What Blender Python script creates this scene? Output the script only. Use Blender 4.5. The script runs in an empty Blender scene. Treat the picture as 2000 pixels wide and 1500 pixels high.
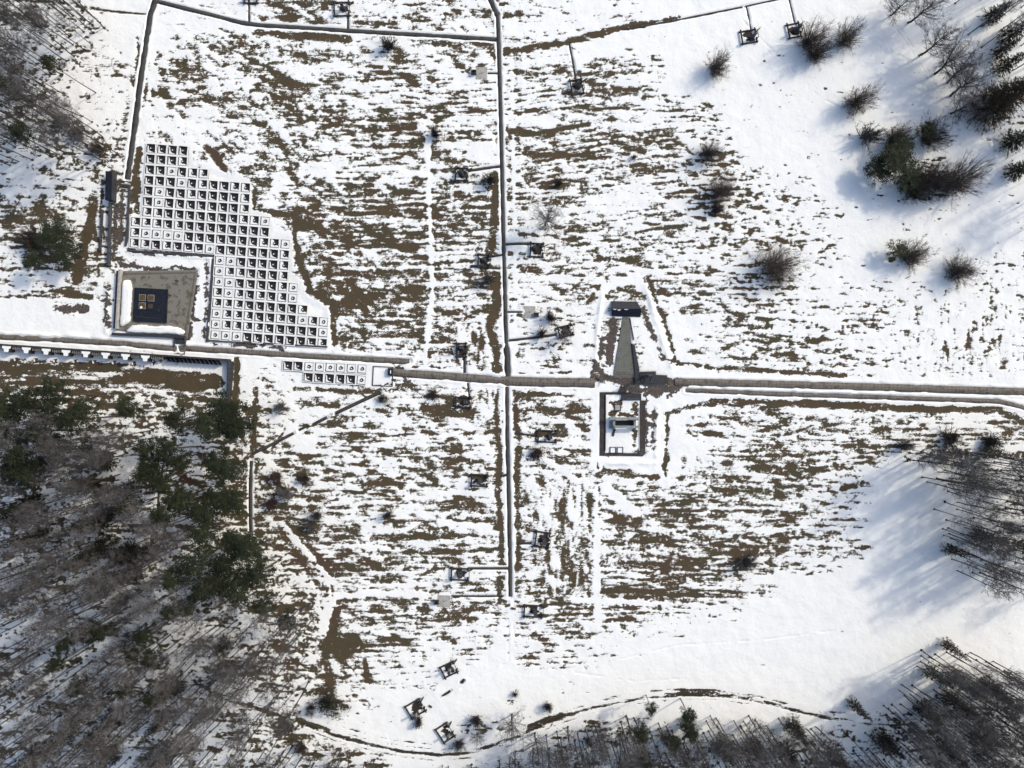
import bpy, math, random
import numpy as np

# ------------------------------------------------------------------ camera, light
S = 0.105                      # metres per photo pixel on the ground
H = 140.0                      # camera height
C = bpy.context.scene.collection
scene = bpy.context.scene
cam = bpy.data.cameras.new("camera"); cam.lens = 24.0; cam.sensor_width = 36.0
cam.clip_start = 1.0; cam.clip_end = 9000.0
cam_o = bpy.data.objects.new("camera", cam); C.objects.link(cam_o)
cam_o.location = (0, 0, H); scene.camera = cam_o
SUN_AZ = (0.87, 0.49)          # towards the sun, in the ground plane
SUN_EL = math.radians(37)
world = bpy.data.worlds.new("World"); scene.world = world; world.use_nodes = True
wn = world.node_tree.nodes; wl = world.node_tree.links
sky = wn.new("ShaderNodeTexSky"); sky.sky_type = 'NISHITA'; sky.sun_disc = False; sky.dust_density = 2.5; sky.air_density = 1.0; sky.ozone_density = 1.0
sky.sun_elevation = SUN_EL; sky.sun_rotation = math.atan2(SUN_AZ[0], SUN_AZ[1])
wl.new(sky.outputs[0], wn["Background"].inputs[0]); wn["Background"].inputs[1].default_value = 0.15
sl = bpy.data.lights.new("sun", 'SUN'); sl.energy = 1.7; sl.angle = math.radians(2.0); sl.color = (1.0, 0.92, 0.755)
so = bpy.data.objects.new("sun", sl); C.objects.link(so)
so.rotation_euler = (math.pi/2 - SUN_EL, 0, math.atan2(SUN_AZ[0], -SUN_AZ[1]))
vs = scene.view_settings; vs.view_transform = 'Standard'; vs.look = 'None'; vs.gamma = 1.0
vs.exposure = 0.42

def P(px, py, z=0.0):
    return ((px-1000.0)*S, (750.0-py)*S, z)
def P2(px, py):
    return ((px-1000.0)*S, (750.0-py)*S)
rng = np.random.default_rng(7); random.seed(7)

# ------------------------------------------------------------------ helpers
class MB:
    """collects quads / polygons of one mesh"""
    def __init__(s): s.v = []; s.f = []; s.n = 0
    def add(s, vs_, fs):
        o = s.n; s.v.extend([tuple(map(float, q)) for q in vs_]); s.n += len(vs_)
        s.f.extend([tuple(i+o for i in f) for f in fs]); return s
    def box(s, cx, cy, z0, z1, w, d, rot=0.0, taper=1.0):
        c, k = math.cos(rot), math.sin(rot); vs_ = []
        for z, t in ((z0, 1.0), (z1, taper)):
            for a, b in ((-1,-1),(1,-1),(1,1),(-1,1)):
                x, y = a*w/2*t, b*d/2*t; vs_.append((cx+x*c-y*k, cy+x*k+y*c, z))
        return s.add(vs_, [(3,2,1,0),(4,5,6,7),(0,1,5,4),(1,2,6,5),(2,3,7,6),(3,0,4,7)])
    def prism(s, poly, z0, z1):
        n = len(poly)
        a = sum(poly[i][0]*poly[(i+1)%n][1]-poly[(i+1)%n][0]*poly[i][1] for i in range(n))
        if a < 0: poly = poly[::-1]
        zt = z1 if hasattr(z1, '__len__') else [z1]*n
        if a < 0 and hasattr(z1, '__len__'): zt = list(z1)[::-1]
        vs_ = [(x, y, z0) for x, y in poly]+[(p[0], p[1], z) for p, z in zip(poly, zt)]
        return s.add(vs_, [tuple(range(n-1,-1,-1)), tuple(range(n, 2*n))]+[(i,(i+1)%n,n+(i+1)%n,n+i) for i in range(n)])
    def tube(s, p0, p1, r0, r1, n=8, caps=True):
        p0 = np.array(p0, float); p1 = np.array(p1, float); d = p1-p0; d /= max(np.linalg.norm(d), 1e-6)
        a = np.array((0,0,1.0)) if abs(d[2]) < .9 else np.array((1.0,0,0))
        u = np.cross(d, a); u /= np.linalg.norm(u); w = np.cross(d, u); vs_ = []
        for p, r in ((p0, r0), (p1, r1)):
            for i in range(n):
                t = 2*math.pi*i/n; vs_.append(p+(u*math.cos(t)+w*math.sin(t))*r)
        fs = [(i,(i+1)%n,n+(i+1)%n,n+i) for i in range(n)]
        if caps: fs += [tuple(range(n-1,-1,-1)), tuple(range(n,2*n))]
        return s.add(vs_, fs)
    def lathe(s, cx, cy, prof, n=12, squash=1.0):
        vs_ = []; fs = []
        for r, z in prof:
            for i in range(n):
                t = 2*math.pi*i/n; vs_.append((cx+r*math.cos(t), cy+r*math.sin(t)*squash, z))
        for k in range(len(prof)-1):
            for i in range(n): fs.append((k*n+i, k*n+(i+1)%n, (k+1)*n+(i+1)%n, (k+1)*n+i))
        fs += [tuple(range(n-1,-1,-1)), tuple(range((len(prof)-1)*n, len(prof)*n))]
        return s.add(vs_, fs)
    def build(s, name, mat, parent=None, smooth=False):
        me = bpy.data.meshes.new(name); me.from_pydata(s.v, [], s.f); me.update()
        if smooth: me.polygons.foreach_set("use_smooth", [True]*len(me.polygons))
        return link(name, me, mat, parent)

def link(name, me, mat, parent=None):
    if mat is not None: me.materials.append(mat)
    o = bpy.data.objects.new(name, me); C.objects.link(o)
    if parent is not None: o.parent = parent
    return o

def quad_mesh(name, V, Q, smooth=False):
    me = bpy.data.meshes.new(name); V = np.asarray(V, np.float32); Q = np.asarray(Q, np.int32)
    me.vertices.add(len(V)); me.vertices.foreach_set("co", V.ravel())
    me.loops.add(Q.size); me.loops.foreach_set("vertex_index", Q.ravel())
    me.polygons.add(len(Q)); me.polygons.foreach_set("loop_start", np.arange(0, Q.size, 4, dtype=np.int32))
    me.polygons.foreach_set("loop_total", np.full(len(Q), 4, np.int32))
    if smooth: me.polygons.foreach_set("use_smooth", np.ones(len(Q), bool))
    me.update(calc_edges=True); return me

def tag(o, label, cat, group=None):
    o['label'] = label; o['category'] = cat
    if group: o['group'] = group
    return o
def structure(o): o['kind'] = 'structure'; return o
def empty(name, loc=(0,0,0), rz=0.0):
    o = bpy.data.objects.new(name, None); o.empty_display_size = 0.2; C.objects.link(o)
    o.location = loc; o.rotation_euler = (0,0,rz); return o
def copy_tree(root, parent=None):
    c = root.copy(); C.objects.link(c)
    if parent is not None: c.parent = parent
    for ch in list(root.children): copy_tree(ch, c)
    return c
ORD = ("zeroth first second third fourth fifth sixth seventh eighth ninth tenth eleventh twelfth thirteenth "
       "fourteenth fifteenth sixteenth seventeenth eighteenth").split()

# ------------------------------------------------------------------ materials
def nodes_of(name):
    m = bpy.data.materials.new(name); m.use_nodes = True
    n = m.node_tree.nodes; l = m.node_tree.links; b = n["Principled BSDF"]
    b.inputs["Specular IOR Level"].default_value = 0.25
    return m, n, l, b
def mixc(n, l, fac, a, b):
    x = n.new("ShaderNodeMix"); x.data_type = 'RGBA'
    for sock, val in ((x.inputs[0], fac), (x.inputs[6], a), (x.inputs[7], b)):
        if isinstance(val, (int, float)): sock.default_value = val
        elif isinstance(val, tuple): sock.default_value = (*val, 1.0)
        else: l.new(val, sock)
    return x.outputs[2]
def noise(n, l, scale, detail=3.0, vec=None, rough=0.55):
    x = n.new("ShaderNodeTexNoise"); x.inputs["Scale"].default_value = scale
    x.inputs["Detail"].default_value = detail; x.inputs["Roughness"].default_value = rough
    if vec is not None: l.new(vec, x.inputs["Vector"])
    return x.outputs[0]
def mrange(n, l, val, a, b, c=0.0, d=1.0, smooth=True):
    x = n.new("ShaderNodeMapRange"); x.interpolation_type = 'SMOOTHSTEP' if smooth else 'LINEAR'
    x.inputs[1].default_value = a; x.inputs[2].default_value = b; x.inputs[3].default_value = c; x.inputs[4].default_value = d
    l.new(val, x.inputs[0]); return x.outputs[0]
def math_(n, l, op, a, b):
    x = n.new("ShaderNodeMath"); x.operation = op
    for i, val in enumerate((a, b)):
        if isinstance(val, (int, float)): x.inputs[i].default_value = val
        else: l.new(val, x.inputs[i])
    return x.outputs[0]
def objvec(n): return n.new("ShaderNodeTexCoord").outputs["Object"]
def bump(n, l, b, height, strength=0.4, dist=0.05):
    x = n.new("ShaderNodeBump"); x.inputs["Strength"].default_value = strength; x.inputs["Distance"].default_value = dist
    l.new(height, x.inputs["Height"]); l.new(x.outputs[0], b.inputs["Normal"])
def mottled(name, c1, c2, scale=3.0, rough=0.8, c3=None, vary=0.0, lo=.35, hi=.65):
    m, n, l, b = nodes_of(name); v = objvec(n)
    col = mixc(n, l, mrange(n, l, noise(n, l, scale, 4.0, v), lo, hi), c1, c2)
    if c3: col = mixc(n, l, mrange(n, l, noise(n, l, scale*0.23, 3.0, v), .52, .62), col, c3)
    if vary:
        oi = n.new("ShaderNodeObjectInfo"); hs = n.new("ShaderNodeHueSaturation")
        l.new(mrange(n, l, oi.outputs["Random"], 0, 1, 1-vary, 1+vary, False), hs.inputs["Value"])
        l.new(col, hs.inputs["Color"]); col = hs.outputs[0]
    l.new(col, b.inputs["Base Color"]); b.inputs["Roughness"].default_value = rough
    bump(n, l, b, noise(n, l, scale*3, 3.0, v), 0.3, 0.03)
    return m

SNOW_C = (0.86, 0.865, 0.83)
M = {}
M['snow'] = mottled('snow', SNOW_C, (0.815, 0.82, 0.79), 1.6, 0.65)
M['granite'] = mottled('dark_granite', (0.026, 0.028, 0.033), (0.042, 0.044, 0.050), 4.0, 0.6)
M['navy'] = mottled('polished_granite', (0.009, 0.011, 0.017), (0.015, 0.018, 0.026), 2.0, 0.5)
M['kerb'] = mottled('grave_kerb', (0.045, 0.042, 0.046), (0.07, 0.066, 0.068), 5.0, 0.8)
M['gravebed'] = mottled('grave_bed', (0.015, 0.013, 0.015), (0.030, 0.026, 0.027), 4.0, 0.85)
M['urn'] = mottled('urn_stone', (0.03, 0.026, 0.03), (0.06, 0.05, 0.05), 8.0, 0.7)
M['log'] = mottled('weathered_log', (0.020, 0.020, 0.023), (0.045, 0.042, 0.042), 3.0, 0.85)
M['chimney'] = mottled('dark_concrete', (0.035, 0.035, 0.042), (0.07, 0.07, 0.074), 2.0, 0.8)
M['stele'] = mottled('pale_concrete', (0.16, 0.155, 0.14), (0.24, 0.23, 0.21), 3.0, 0.8)
M['bell'] = mottled('old_bronze', (0.05, 0.045, 0.03), (0.08, 0.06, 0.04), 6.0, 0.5)
M['bronze'] = mottled('black_bronze', (0.016, 0.018, 0.024), (0.035, 0.037, 0.045), 3.0, 0.5)
M['slab'] = mottled('pale_slab', (0.30, 0.29, 0.265), (0.40, 0.39, 0.36), 1.5, 0.85)
M['marble'] = mottled('grey_marble', (0.20, 0.215, 0.215), (0.28, 0.295, 0.29), 2.5, 0.6)
M['earth'] = mottled('planter_earth', (0.115, 0.072, 0.034), (0.075, 0.048, 0.024), 5.0, 0.9)
M['wreath'] = mottled('dark_wreath_green', (0.012, 0.020, 0.016), (0.03, 0.04, 0.03), 6.0, 0.8)
M['evergreen'] = mottled('evergreen_sprigs', (0.03, 0.06, 0.015), (0.06, 0.09, 0.03), 8.0, 0.8)
M['bark'] = mottled('dark_bark', (0.028, 0.025, 0.024), (0.055, 0.047, 0.042), 6.0, 0.9, vary=.3)
M['twig'] = mottled('grey_brown_twigs', (0.082, 0.078, 0.078), (0.145, 0.136, 0.133), 1.2, 0.9, vary=.35)
M['twig_dark'] = mottled('dark_bush_twigs', (0.040, 0.033, 0.031), (0.075, 0.058, 0.050), 1.2, 0.9, vary=.25)
M['twig_red'] = mottled('reddish_bush_twigs', (0.055, 0.037, 0.033), (0.09, 0.06, 0.05), 1.2, 0.9, vary=.2)
M['pine_bark'] = mottled('pine_bark', (0.045, 0.034, 0.028), (0.085, 0.058, 0.040), 4.0, 0.9)
M['pine'] = mottled('pine_needles', (0.014, 0.021, 0.011), (0.034, 0.040, 0.018), 1.0, 0.8, vary=.3)
M['spruce'] = mottled('spruce_needles', (0.014, 0.018, 0.013), (0.034, 0.033, 0.021), 1.2, 0.85, vary=.3)
M['spruce_brown'] = mottled('brown_conifer_needles', (0.045, 0.034, 0.022), (0.085, 0.060, 0.036), 1.0, 0.85, vary=.15)
# ------------------------------------------------------------------ ground cover survey (50 px cells, 0 = snow, 9 = bare)
COVER = """
2222001111455224432311111000000000000000
2222000222344344333221100000000000000000
2222112234432244343322221100000000000000
2221223233453344332233443100000000000000
2221223234333444343333343321000000000001
2233322233444444443344443333100000001000
2343321133444444443344444444210000001000
1233321001444455544344333444321100001000
4432421000155555544333333333322110000000
4432410000025555554333333333332210000000
2333200000035555554423333333332210000011
1222100000004555554422333333333211111112
0000000000000455554422321003443222222222
0000000000000444544322222002443333223333
7666665000111023333311111000222222222211
6777776612334434444343300000130000000000
4334556654333433444344400003434433332222
3333333465212334443333300002334443322223
3333333466443333344333300003334433000002
3333333466544434444333333444434332000002
3333333466554444444344344444334431000002
3333333355454344444444344554444321000002
2222222235545544444344533555442100000000
2222222233554454444334435543210000000000
2222222233454544433033211110000000000000
2222222233354443221011110000000000000000
2222222222344421100000000000000000000000
2222222222133211000000000000000000000022
2222222222331000001111122110000022222222
2222222222222220001122222222222222222222
""".split()
# bare patches: cx cy rx ry angle(deg, clockwise on the photo)
PATCH = """425 198 50 10 0;460 216 20 11 20;384 97 8 20 -20;388 130 7 11 -20;420 126 13 9 30;466 126 21 11 30;190 145 6 9 -25;170 112 6 5 0;172 190 6 12 -10;
235 103 6 6 0;260 160 4 12 -15;250 205 6 16 8;246 228 7 18 0;290 183 8 6 20;415 266 18 5 38;605 28 22 13 10;588 8 25 6 0;627 43 26 5 5;555 36 16 6 10;705 47 15 8 15;
735 98 36 11 4;630 105 22 8 5;592 112 16 5 15;782 108 12 15 0;850 84 40 6 4;940 88 24 6 2;968 114 5 20 0;665 145 26 8 12;785 146 24 9 10;800 160 16 6 15;600 165 60 5 1;535 178 8 35 -8;
575 188 40 6 0;560 222 18 9 5;690 225 42 7 10;755 236 22 7 -10;798 256 11 17 -25;725 252 32 7 8;870 228 6 10 0;935 219 26 5 0;755 316 36 7 -10;845 312 10 24 -10;690 365 38 6 2;
565 330 10 12 0;507 368 12 14 0;520 290 8 18 -5;650 275 24 5 12;585 262 14 6 20;700 285 16 5 10;620 300 18 5 5;690 185 18 5 10;630 190 8 4 0;755 197 8 6 0;790 200 14 4 0;
1045 140 12 6 -10;1100 133 15 5 -15;1170 118 20 4 -10;1195 144 14 4 -10;1180 214 46 4 0;1288 267 25 4 -8;1245 232 14 5 20;1060 322 14 6 5;1030 332 12 12 0;1090 355 20 14 0;1250 335 8 10 0;1307 336 26 3 2;
1275 363 30 4 2;1365 363 28 3 0;1270 245 20 3 -5;1155 160 8 8 0;1215 185 14 4 -10;1230 175 26 3 -10;1262 140 30 3 -8;1105 178 14 7 10;1195 185 18 4 20;1130 235 12 5 0;1200 262 18 4 -3;1320 282 18 4 5;
1255 305 8 14 -10;1290 307 24 4 5;1205 282 20 4 5;1140 275 14 5 10;1340 295 14 8 10;1400 305 22 14 30;1402 335 12 20 10;1410 375 20 22 20;1415 430 5 30 -3;
78 415 14 20 -20;60 460 55 30 15;110 510 40 22 15;140 568 36 8 -5;20 440 24 18 0;100 480 40 25 10;
350 742 92 20 3;30 722 50 14 0;110 722 45 12 2;185 722 50 9 3;250 745 22 18 -30;60 745 60 12 0;150 748 35 8 0;300 790 100 14 6;420 775 30 22 20;
690 395 42 7 2;680 419 28 6 5;725 410 50 8 0;612 398 12 15 -10;815 410 9 22 -5;740 440 46 7 2;660 443 14 6 0;820 456 9 10 20;690 470 40 6 5;755 476 56 9 4;630 480 26 8 8;640 512 22 7 30;702 526 20 11 30;
822 495 14 9 40;850 522 9 17 -25;730 546 15 9 20;775 552 42 12 10;810 560 26 10 5;860 550 9 13 0;872 560 6 9 0;912 560 32 10 3;945 565 14 12 0;650 600 26 9 20;700 596 11 6 10;675 658 18 14 20;715 636 13 9 10;
738 636 15 8 20;752 656 22 6 0;788 650 36 7 2;706 666 22 7 0;820 628 7 22 0;870 385 8 10 0;885 450 10 15 -20;890 470 8 10 0;610 430 10 20 0;640 560 18 8 30;845 455 7 20 0;855 640 6 16 0;830 655 10 10 0;
880 640 6 12 0;900 640 12 8 0;925 660 5 12 0;925 690 4 14 0;935 700 4 12 0;760 500 30 5 3;700 450 22 5 3;
1008 430 16 16 20;1120 422 11 7 0;1175 430 8 10 0;1262 405 22 5 8;1300 430 20 3 0;1290 447 36 4 -5;1130 448 26 6 4;1235 463 46 5 8;1082 485 7 14 -25;1225 505 32 5 3;1100 525 26 6 0;1145 526 10 6 0;
1175 530 18 6 10;1210 534 14 6 15;1355 553 46 6 5;1375 566 20 8 30;1355 605 22 9 5;1332 612 10 9 0;1045 525 12 10 20;1085 640 12 12 0;1028 652 16 12 0;1085 700 8 13 0;1405 585 22 8 35;1440 590 10 8 0;
1545 660 6 26 0;1520 692 22 7 0;1420 630 18 5 0;1480 640 22 4 0;1385 640 20 5 10;1345 665 14 6 20;1360 690 20 5 5;1420 695 20 5 10;1460 700 18 5 5;1640 712 15 4 0;1540 705 24 4 0;1770 650 5 10 0;1850 690 4 16 0;
1660 700 10 4 10;1700 712 22 3 5;1850 720 10 3 0;1900 690 8 6 0;1950 660 4 10 0;1900 645 20 4 0;
600 785 42 13 10;560 800 18 12 0;845 762 60 13 2;862 800 26 12 15;860 826 26 8 20;880 907 13 22 -38;810 896 14 9 10;682 850 32 7 5;745 850 14 6 0;740 948 30 6 0;720 986 8 18 -10;650 1020 20 24 -10;
610 980 14 14 0;800 1018 36 8 0;920 988 36 7 0;860 990 22 6 0;790 1050 52 7 -3;680 1050 26 14 0;880 1050 20 8 10;820 1080 62 8 -3;900 1066 7 16 0;680 1083 26 5 0;655 1115 20 12 0;815 1106 14 9 20;720 1112 18 7 0;
870 955 8 8 0;890 838 10 6 0;930 800 14 7 20;910 820 18 5 10;910 850 26 5 -3;935 870 20 5 -8;760 800 6 20 0;640 855 20 6 20;600 830 18 5 10;560 870 12 8 20;530 860 14 8 20;760 965 24 8 0;820 960 20 7 0;900 1110 12 6 0;
755 1000 12 14 0;600 900 14 10 0;560 905 10 12 0;590 925 18 14 0;540 950 28 22 0;565 985 24 30 -20;625 960 20 12 0;640 990 14 10 0;600 1040 18 20 -30;520 1000 14 16 0;
1060 796 22 6 32;1140 796 18 9 10;1010 815 8 14 0;1065 830 11 5 5;1120 900 22 8 10;1140 906 12 8 0;1060 945 13 5 30;1030 970 10 17 -10;1054 976 14 8 10;1100 985 13 14 -35;1155 985 9 20 0;1270 950 10 6 40;1217 970 20 12 40;
1245 1012 10 17 -30;1290 995 13 14 20;1305 1025 15 10 40;1368 930 14 8 10;1395 941 13 8 20;1415 948 14 6 0;1330 937 11 10 30;1250 1040 16 8 20;1310 1060 10 9 0;1235 1096 30 10 15;1285 1095 18 13 30;1380 1030 42 4 2;
1385 1060 27 11 35;1440 1085 18 14 20;1355 1102 28 9 25;1140 1090 11 26 0;1100 1064 6 32 -5;1268 975 8 5 10;1345 975 22 8 10;1420 985 24 5 5;1460 1000 30 6 5;1375 990 10 6 0;1440 935 14 5 15;1470 960 20 5 10;1075 900 20 10 10;
1045 905 14 10 0;1480 915 16 5 10;1460 895 30 4 5;1335 900 6 16 0;1420 905 8 14 -30;1395 845 14 5 0;1370 830 8 10 -20;1460 830 14 8 0;1420 830 10 8 20;1010 1100 8 20 0;1060 1090 14 10 20;1080 1120 16 10 0;1010 1030 7 20 0;
1510 808 15 6 0;1545 813 13 6 0;1590 818 14 8 0;1590 846 22 8 10;1620 846 16 8 0;1612 825 7 12 -20;1720 841 19 8 -10;1735 850 6 15 0;1758 823 7 6 0;1655 870 12 11 30;1725 872 18 8 0;1790 856 40 9 2;1850 853 70 10 0;1920 850 60 15 5;
1980 845 30 20 0;1510 896 11 8 20;1545 905 11 8 20;1510 936 24 8 18;1560 956 32 6 18;1520 1010 14 6 20;1545 1016 13 9 20;1590 1016 11 6 15;1635 1013 12 4 0;1570 870 8 8 -20;1640 820 12 6 0;1680 880 10 4 0;1530 1060 14 4 0;1575 1080 16 5 15;
690 1142 19 6 20;765 1140 26 9 0;670 1176 14 11 0;705 1206 22 11 25;767 1172 20 9 10;790 1180 14 9 10;755 1206 22 8 28;685 1260 38 24 10;655 1240 12 30 5;715 1312 8 20 -8;640 1345 14 20 10;770 1250 42 11 8;870 1215 22 9 5;866 1236 6 12 -10;
905 1193 20 4 0;945 1190 7 8 0;975 1145 7 30 0;972 1210 8 14 0;925 1253 15 8 10;955 1255 10 14 -10;845 1266 9 8 20;828 1280 5 15 -10;775 1298 6 11 0;778 1302 6 8 0;845 1345 9 6 10;880 1285 7 8 0;860 1150 18 5 0;930 1140 14 6 20;
910 1140 12 5 10;700 1300 6 30 -35;690 1150 20 10 15;840 1220 18 6 0;750 1295 8 7 0;
1145 1140 20 14 0;1155 1165 8 20 0;1200 1140 26 9 10;1280 1142 32 12 0;1440 1162 22 9 15;1450 1132 20 5 10;1240 1190 16 4 3;1225 1208 12 6 0;1125 1201 9 5 0;1146 1203 8 5 0;1130 1176 11 7 0;1012 1150 6 22 0;1175 1175 6 8 0;1205 1185 16 3 5;
1340 1197 30 2 5;1490 1145 18 4 15;1165 1215 3 8 0;1050 1135 8 5 20;1070 1145 5 6 0;
1203 790 14 11 20;1196 805 6 12 0;1236 802 12 22 -10;1215 812 26 5 0;1238 860 9 22 0;1246 830 4 12 0;1000 1370 16 14 20;1010 1350 5 10 0;1140 1425 30 9 -10;1180 1430 18 10 35;560 1440 36 12 25;600 1470 30 14 20;550 1415 24 7 10;
1394 147 5 4 0;1575 82 5 4 0;1582 101 6 4 0;1637 89 4 3 0;1650 92 3 2 0;1675 95 4 2 0;1667 205 6 5 0;1660 270 9 6 20;1740 505 10 8 0;1850 533 7 4 0;1740 345 14 5 0;1800 385 20 4 10;1517 530 20 14 20;1465 540 14 6 10;1700 300 10 4 0;1030 1300 3 2 0;1100 1353 4 3 0;1146 1353 6 3 0;1180 1245 3 2 20;1150 1270 4 3 20;1135 1245 6 3 10;1165 1283 4 3 0;1250 1280 2 2 0"""
# bare strokes: width ; points
STROKE = """36;292 742 420 747;16;-20 714 100 719 230 716;14;60 745 240 752;12;405 288 420 305 432 325 455 345;17;274 295 263 320 262 345 270 366 262 392 268 405;10;495 375 497 409 530 417 582 419 577 448 574 476 582 492 573 515;14;580 500 598 541 599 567 621 576 640 588 648 595 655 611 650 633 652 668;
14;500 63 590 70 680 78;7;269 72 272 105 266 135;10;1000 258 1070 264 1100 251 1150 242;8;1025 300 1160 307;13;985 103 1110 82 1200 58 1260 47;6;1260 47 1330 33;18;183 385 178 430 165 480 150 545;5;0 580 60 578 180 581;
15;463 702 463 740 458 790;14;968 340 967 400 962 470 956 492;17;967 545 970 590 957 640 965 680 970 722;9;1270 562 1296 620 1318 700;7;1312 706 1400 720 1500 725 1650 733;7;575 760 650 762 735 766;9;972 765 970 850 976 880 972 960 979 1040 981 1105;
8;1005 768 1060 770 1120 773;9;1008 775 1006 815 1014 860 1009 930 1012 1040 1010 1110;10;1300 808 1340 796 1420 783 1500 786;8;1303 812 1302 870 1300 925;12;1180 918 1240 927 1282 932;13;1500 786 1620 790 1760 797 1950 801 1985 818 2060 840;
6;1500 784 1600 785 1700 790;15;656 1192 648 1235 632 1292;24;690 1246 668 1280 650 1262;13;640 1300 648 1342;9;712 1290 718 1330;12;1180 1150 1260 1156 1360 1163;8;975 1105 976 1175;4;1170 950 1170 1010;4;530 880 545 860 556 840;6;170 400 190 470;5;1240 455 1290 445 1340 440;
10;1300 880 1297 915;8;500 760 497 850 492 890;5;492 890 490 960 491 1035;8;1170 930 1166 900;9;580 1405 640 1428;5;230 630 400 625;4;545 1030 600 1110;4;560 1020 640 1110;3;580 1030 645 1120;3;550 1045 620 1140;4;200 370 195 420 205 470;13;1196 784 1206 788 1204 800;9;1240 792 1243 812;6;1194 809 1245 812;9;1240 842 1241 868;6;1243 868 1247 880;8;1150 590 1158 580;4;1190 570 1212 562 1232 558"""
# cleared to clean snow: width ; points
CLEAN = """44;-40 619 188 622;14;1168 955 1165 1080 1167 1215;9;835 270 838 400 845 560 830 710;5;978 90 983 310 988 560 990 700;7;999 95 1003 310 1006 560 1004 720;6;983 770 984 860 987 980 988 1100;8;1001 775 999 860 1003 980 1006 1110;12;1000 1160 1000 1290 960 1310 900 1350;
14;330 33 470 56 560 64;10;315 30 305 85 292 170 282 250 272 285;6;288 30 268 150 247 300;20;0 592 120 600 200 620;30;0 620 200 640;10;520 702 700 715 780 722;10;1010 765 1165 770;7;820 720 980 730;7;810 745 900 752 985 758;
12;1335 776 1500 780 1740 787 1900 793;16;1340 733 1500 736 1750 744 2000 750;5;1345 756 1500 760 1750 768 1960 775;18;1165 770 1164 860 1166 915;18;1180 906 1270 910;24;1285 790 1282 850 1278 910;12;1175 570 1168 650 1165 720 1120 730;13;1262 565 1280 620 1300 690 1320 740;
20;1180 565 1240 545 1265 570;26;1262 640 1280 720;6;990 1105 992 1160;30;640 1230 640 1200;7;640 1130 652 1200;4;655 1160 650 1200;4;470 800 486 880;16;420 1340 520 1375;22;600 1395 720 1440 860 1462 960 1450 1080 1392 1200 1360 1340 1342 1480 1355;
14;600 1422 720 1462 860 1484 960 1475 1080 1420 1200 1384 1340 1370 1480 1382;30;760 1360 900 1400;8;560 1030 650 1140;6;600 735 610 760;4;1182 800 1182 880;16;1205 845 1205 880;12;1195 780 1190 790;12;240 700 330 715 440 720;16;225 660 340 668;
12;0 690 100 697 240 706;10;1060 895 1130 940;20;1240 1000 1180 950;12;1120 1170 1300 1180;9;760 1160 640 1165;9;700 1155 860 1165;7;690 1225 760 1240;10;860 1020 960 1030;10;660 1065 760 1070;10;840 965 975 960"""
# dark wet ruts: width ; points
RUT = """1.6;440 1358 520 1381 590 1404 650 1425 720 1444 790 1457 860 1464 930 1457;1.6;600 1424 650 1444 720 1464 790 1478 860 1486 940 1477 1010 1450 1080 1418 1150 1394 1250 1373 1330 1366 1400 1366 1480 1377 1560 1398;6;425 1360 470 1374 520 1388 590 1413 650 1434 720 1453 790 1467 860 1475 930 1468 1010 1438 1080 1406 1150 1384 1250 1364 1330 1358 1400 1358 1480 1369 1560 1390 1620 1404;4;590 1413 650 1436 720 1455;5;720 1455 790 1468 860 1474;7;930 1466 990 1445;13;1035 1420 1060 1410 1095 1396;3;1095 1396 1150 1382 1230 1368;9;1300 1358 1340 1354 1405 1355;8;1405 1355 1480 1367 1560 1389;3;1560 1389 1700 1415;
2;1115 1385 1200 1360 1300 1345 1390 1347 1480 1358 1560 1380;3;1590 1400 1700 1414 2000 1420;2.2;1020 1425 1110 1387 1200 1363 1300 1347 1390 1348 1480 1360 1560 1381;2;640 1412 760 1444 850 1455;3;0 3 100 5;6;0 0 100 3 180 17 240 25 295 28"""
# speckled gravel showing through snow: width ; points
GRAVEL = """18;1160 735 1240 748 1330 750;16;1215 760 1310 762;16;1280 770 1300 760;9;1176 660 1172 700;20;1197 628 1194 660;14;1193 655 1189 704;5;1176 640 1174 690;8;1255 605 1270 640 1285 680 1296 700;8;1278 800 1275 850 1272 875;10;1160 705 1180 735;9;235 515 300 524 380 528;9;385 535 378 600 368 660;
8;255 490 330 494 400 500;7;405 500 403 580 398 668;6;402 670 500 676 560 680;6;205 600 212 640;8;212 560 206 620;10;228 400 222 500;18;130 606 165 604;10;110 602 140 606;14;1310 745 1340 752;10;775 715 795 745;8;1262 775 1262 880;6;1305 770 1330 762;8;238 380 236 470"""


# log crowns of the burnt houses: px, py, half sizes (px), turn, where
FRAMES = [(491,-5,12,12,0,"cut by the top edge above the north path"),
 (668,19,14,13,2,"above the north path at a plank walk"),
 (1461,73,14,12,10,"on clean snow below the top right plank walk"),
 (1549,61,11,13,12,"beside the two bare trees at the top right"),
 (1126,171,11,14,10,"among stubble rows at the steep plank walk's end"),
 (901,341,11,12,-2,"left of the long path by a round brown bush"),
 (945,510,11,12,-2,"left of the long path opposite the leaning tree"),
 (1048,489,12,13,-3,"right of the long path under the leaning tree"),
 (1104,647,13,10,14,"by the sprawling bush left of the roof monument"),
 (901,684,9,13,0,"just above the slab path on a plank walk"),
 (905,786,14,10,0,"just below the slab path by brown turf"),
 (1068,852,17,11,-2,"above the wide reddish bush right of the path"),
 (936,938,15,11,-2,"alone among low stubble left of the long path"),
 (898,1121,16,11,-2,"just above the lower left concrete pad"),
 (1059,1053,13,14,-8,"right of the long path with a detached plank"),
 (1041,1193,17,11,-3,"right of where the long path vanishes under snow"),
 (877,1307,13,11,26,"topmost of three tilted ones near the track"),
 (812,1383,15,13,30,"leftmost of three tilted ones near the track"),
 (870,1430,12,15,33,"lowest of three tilted ones near the track")]
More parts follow.
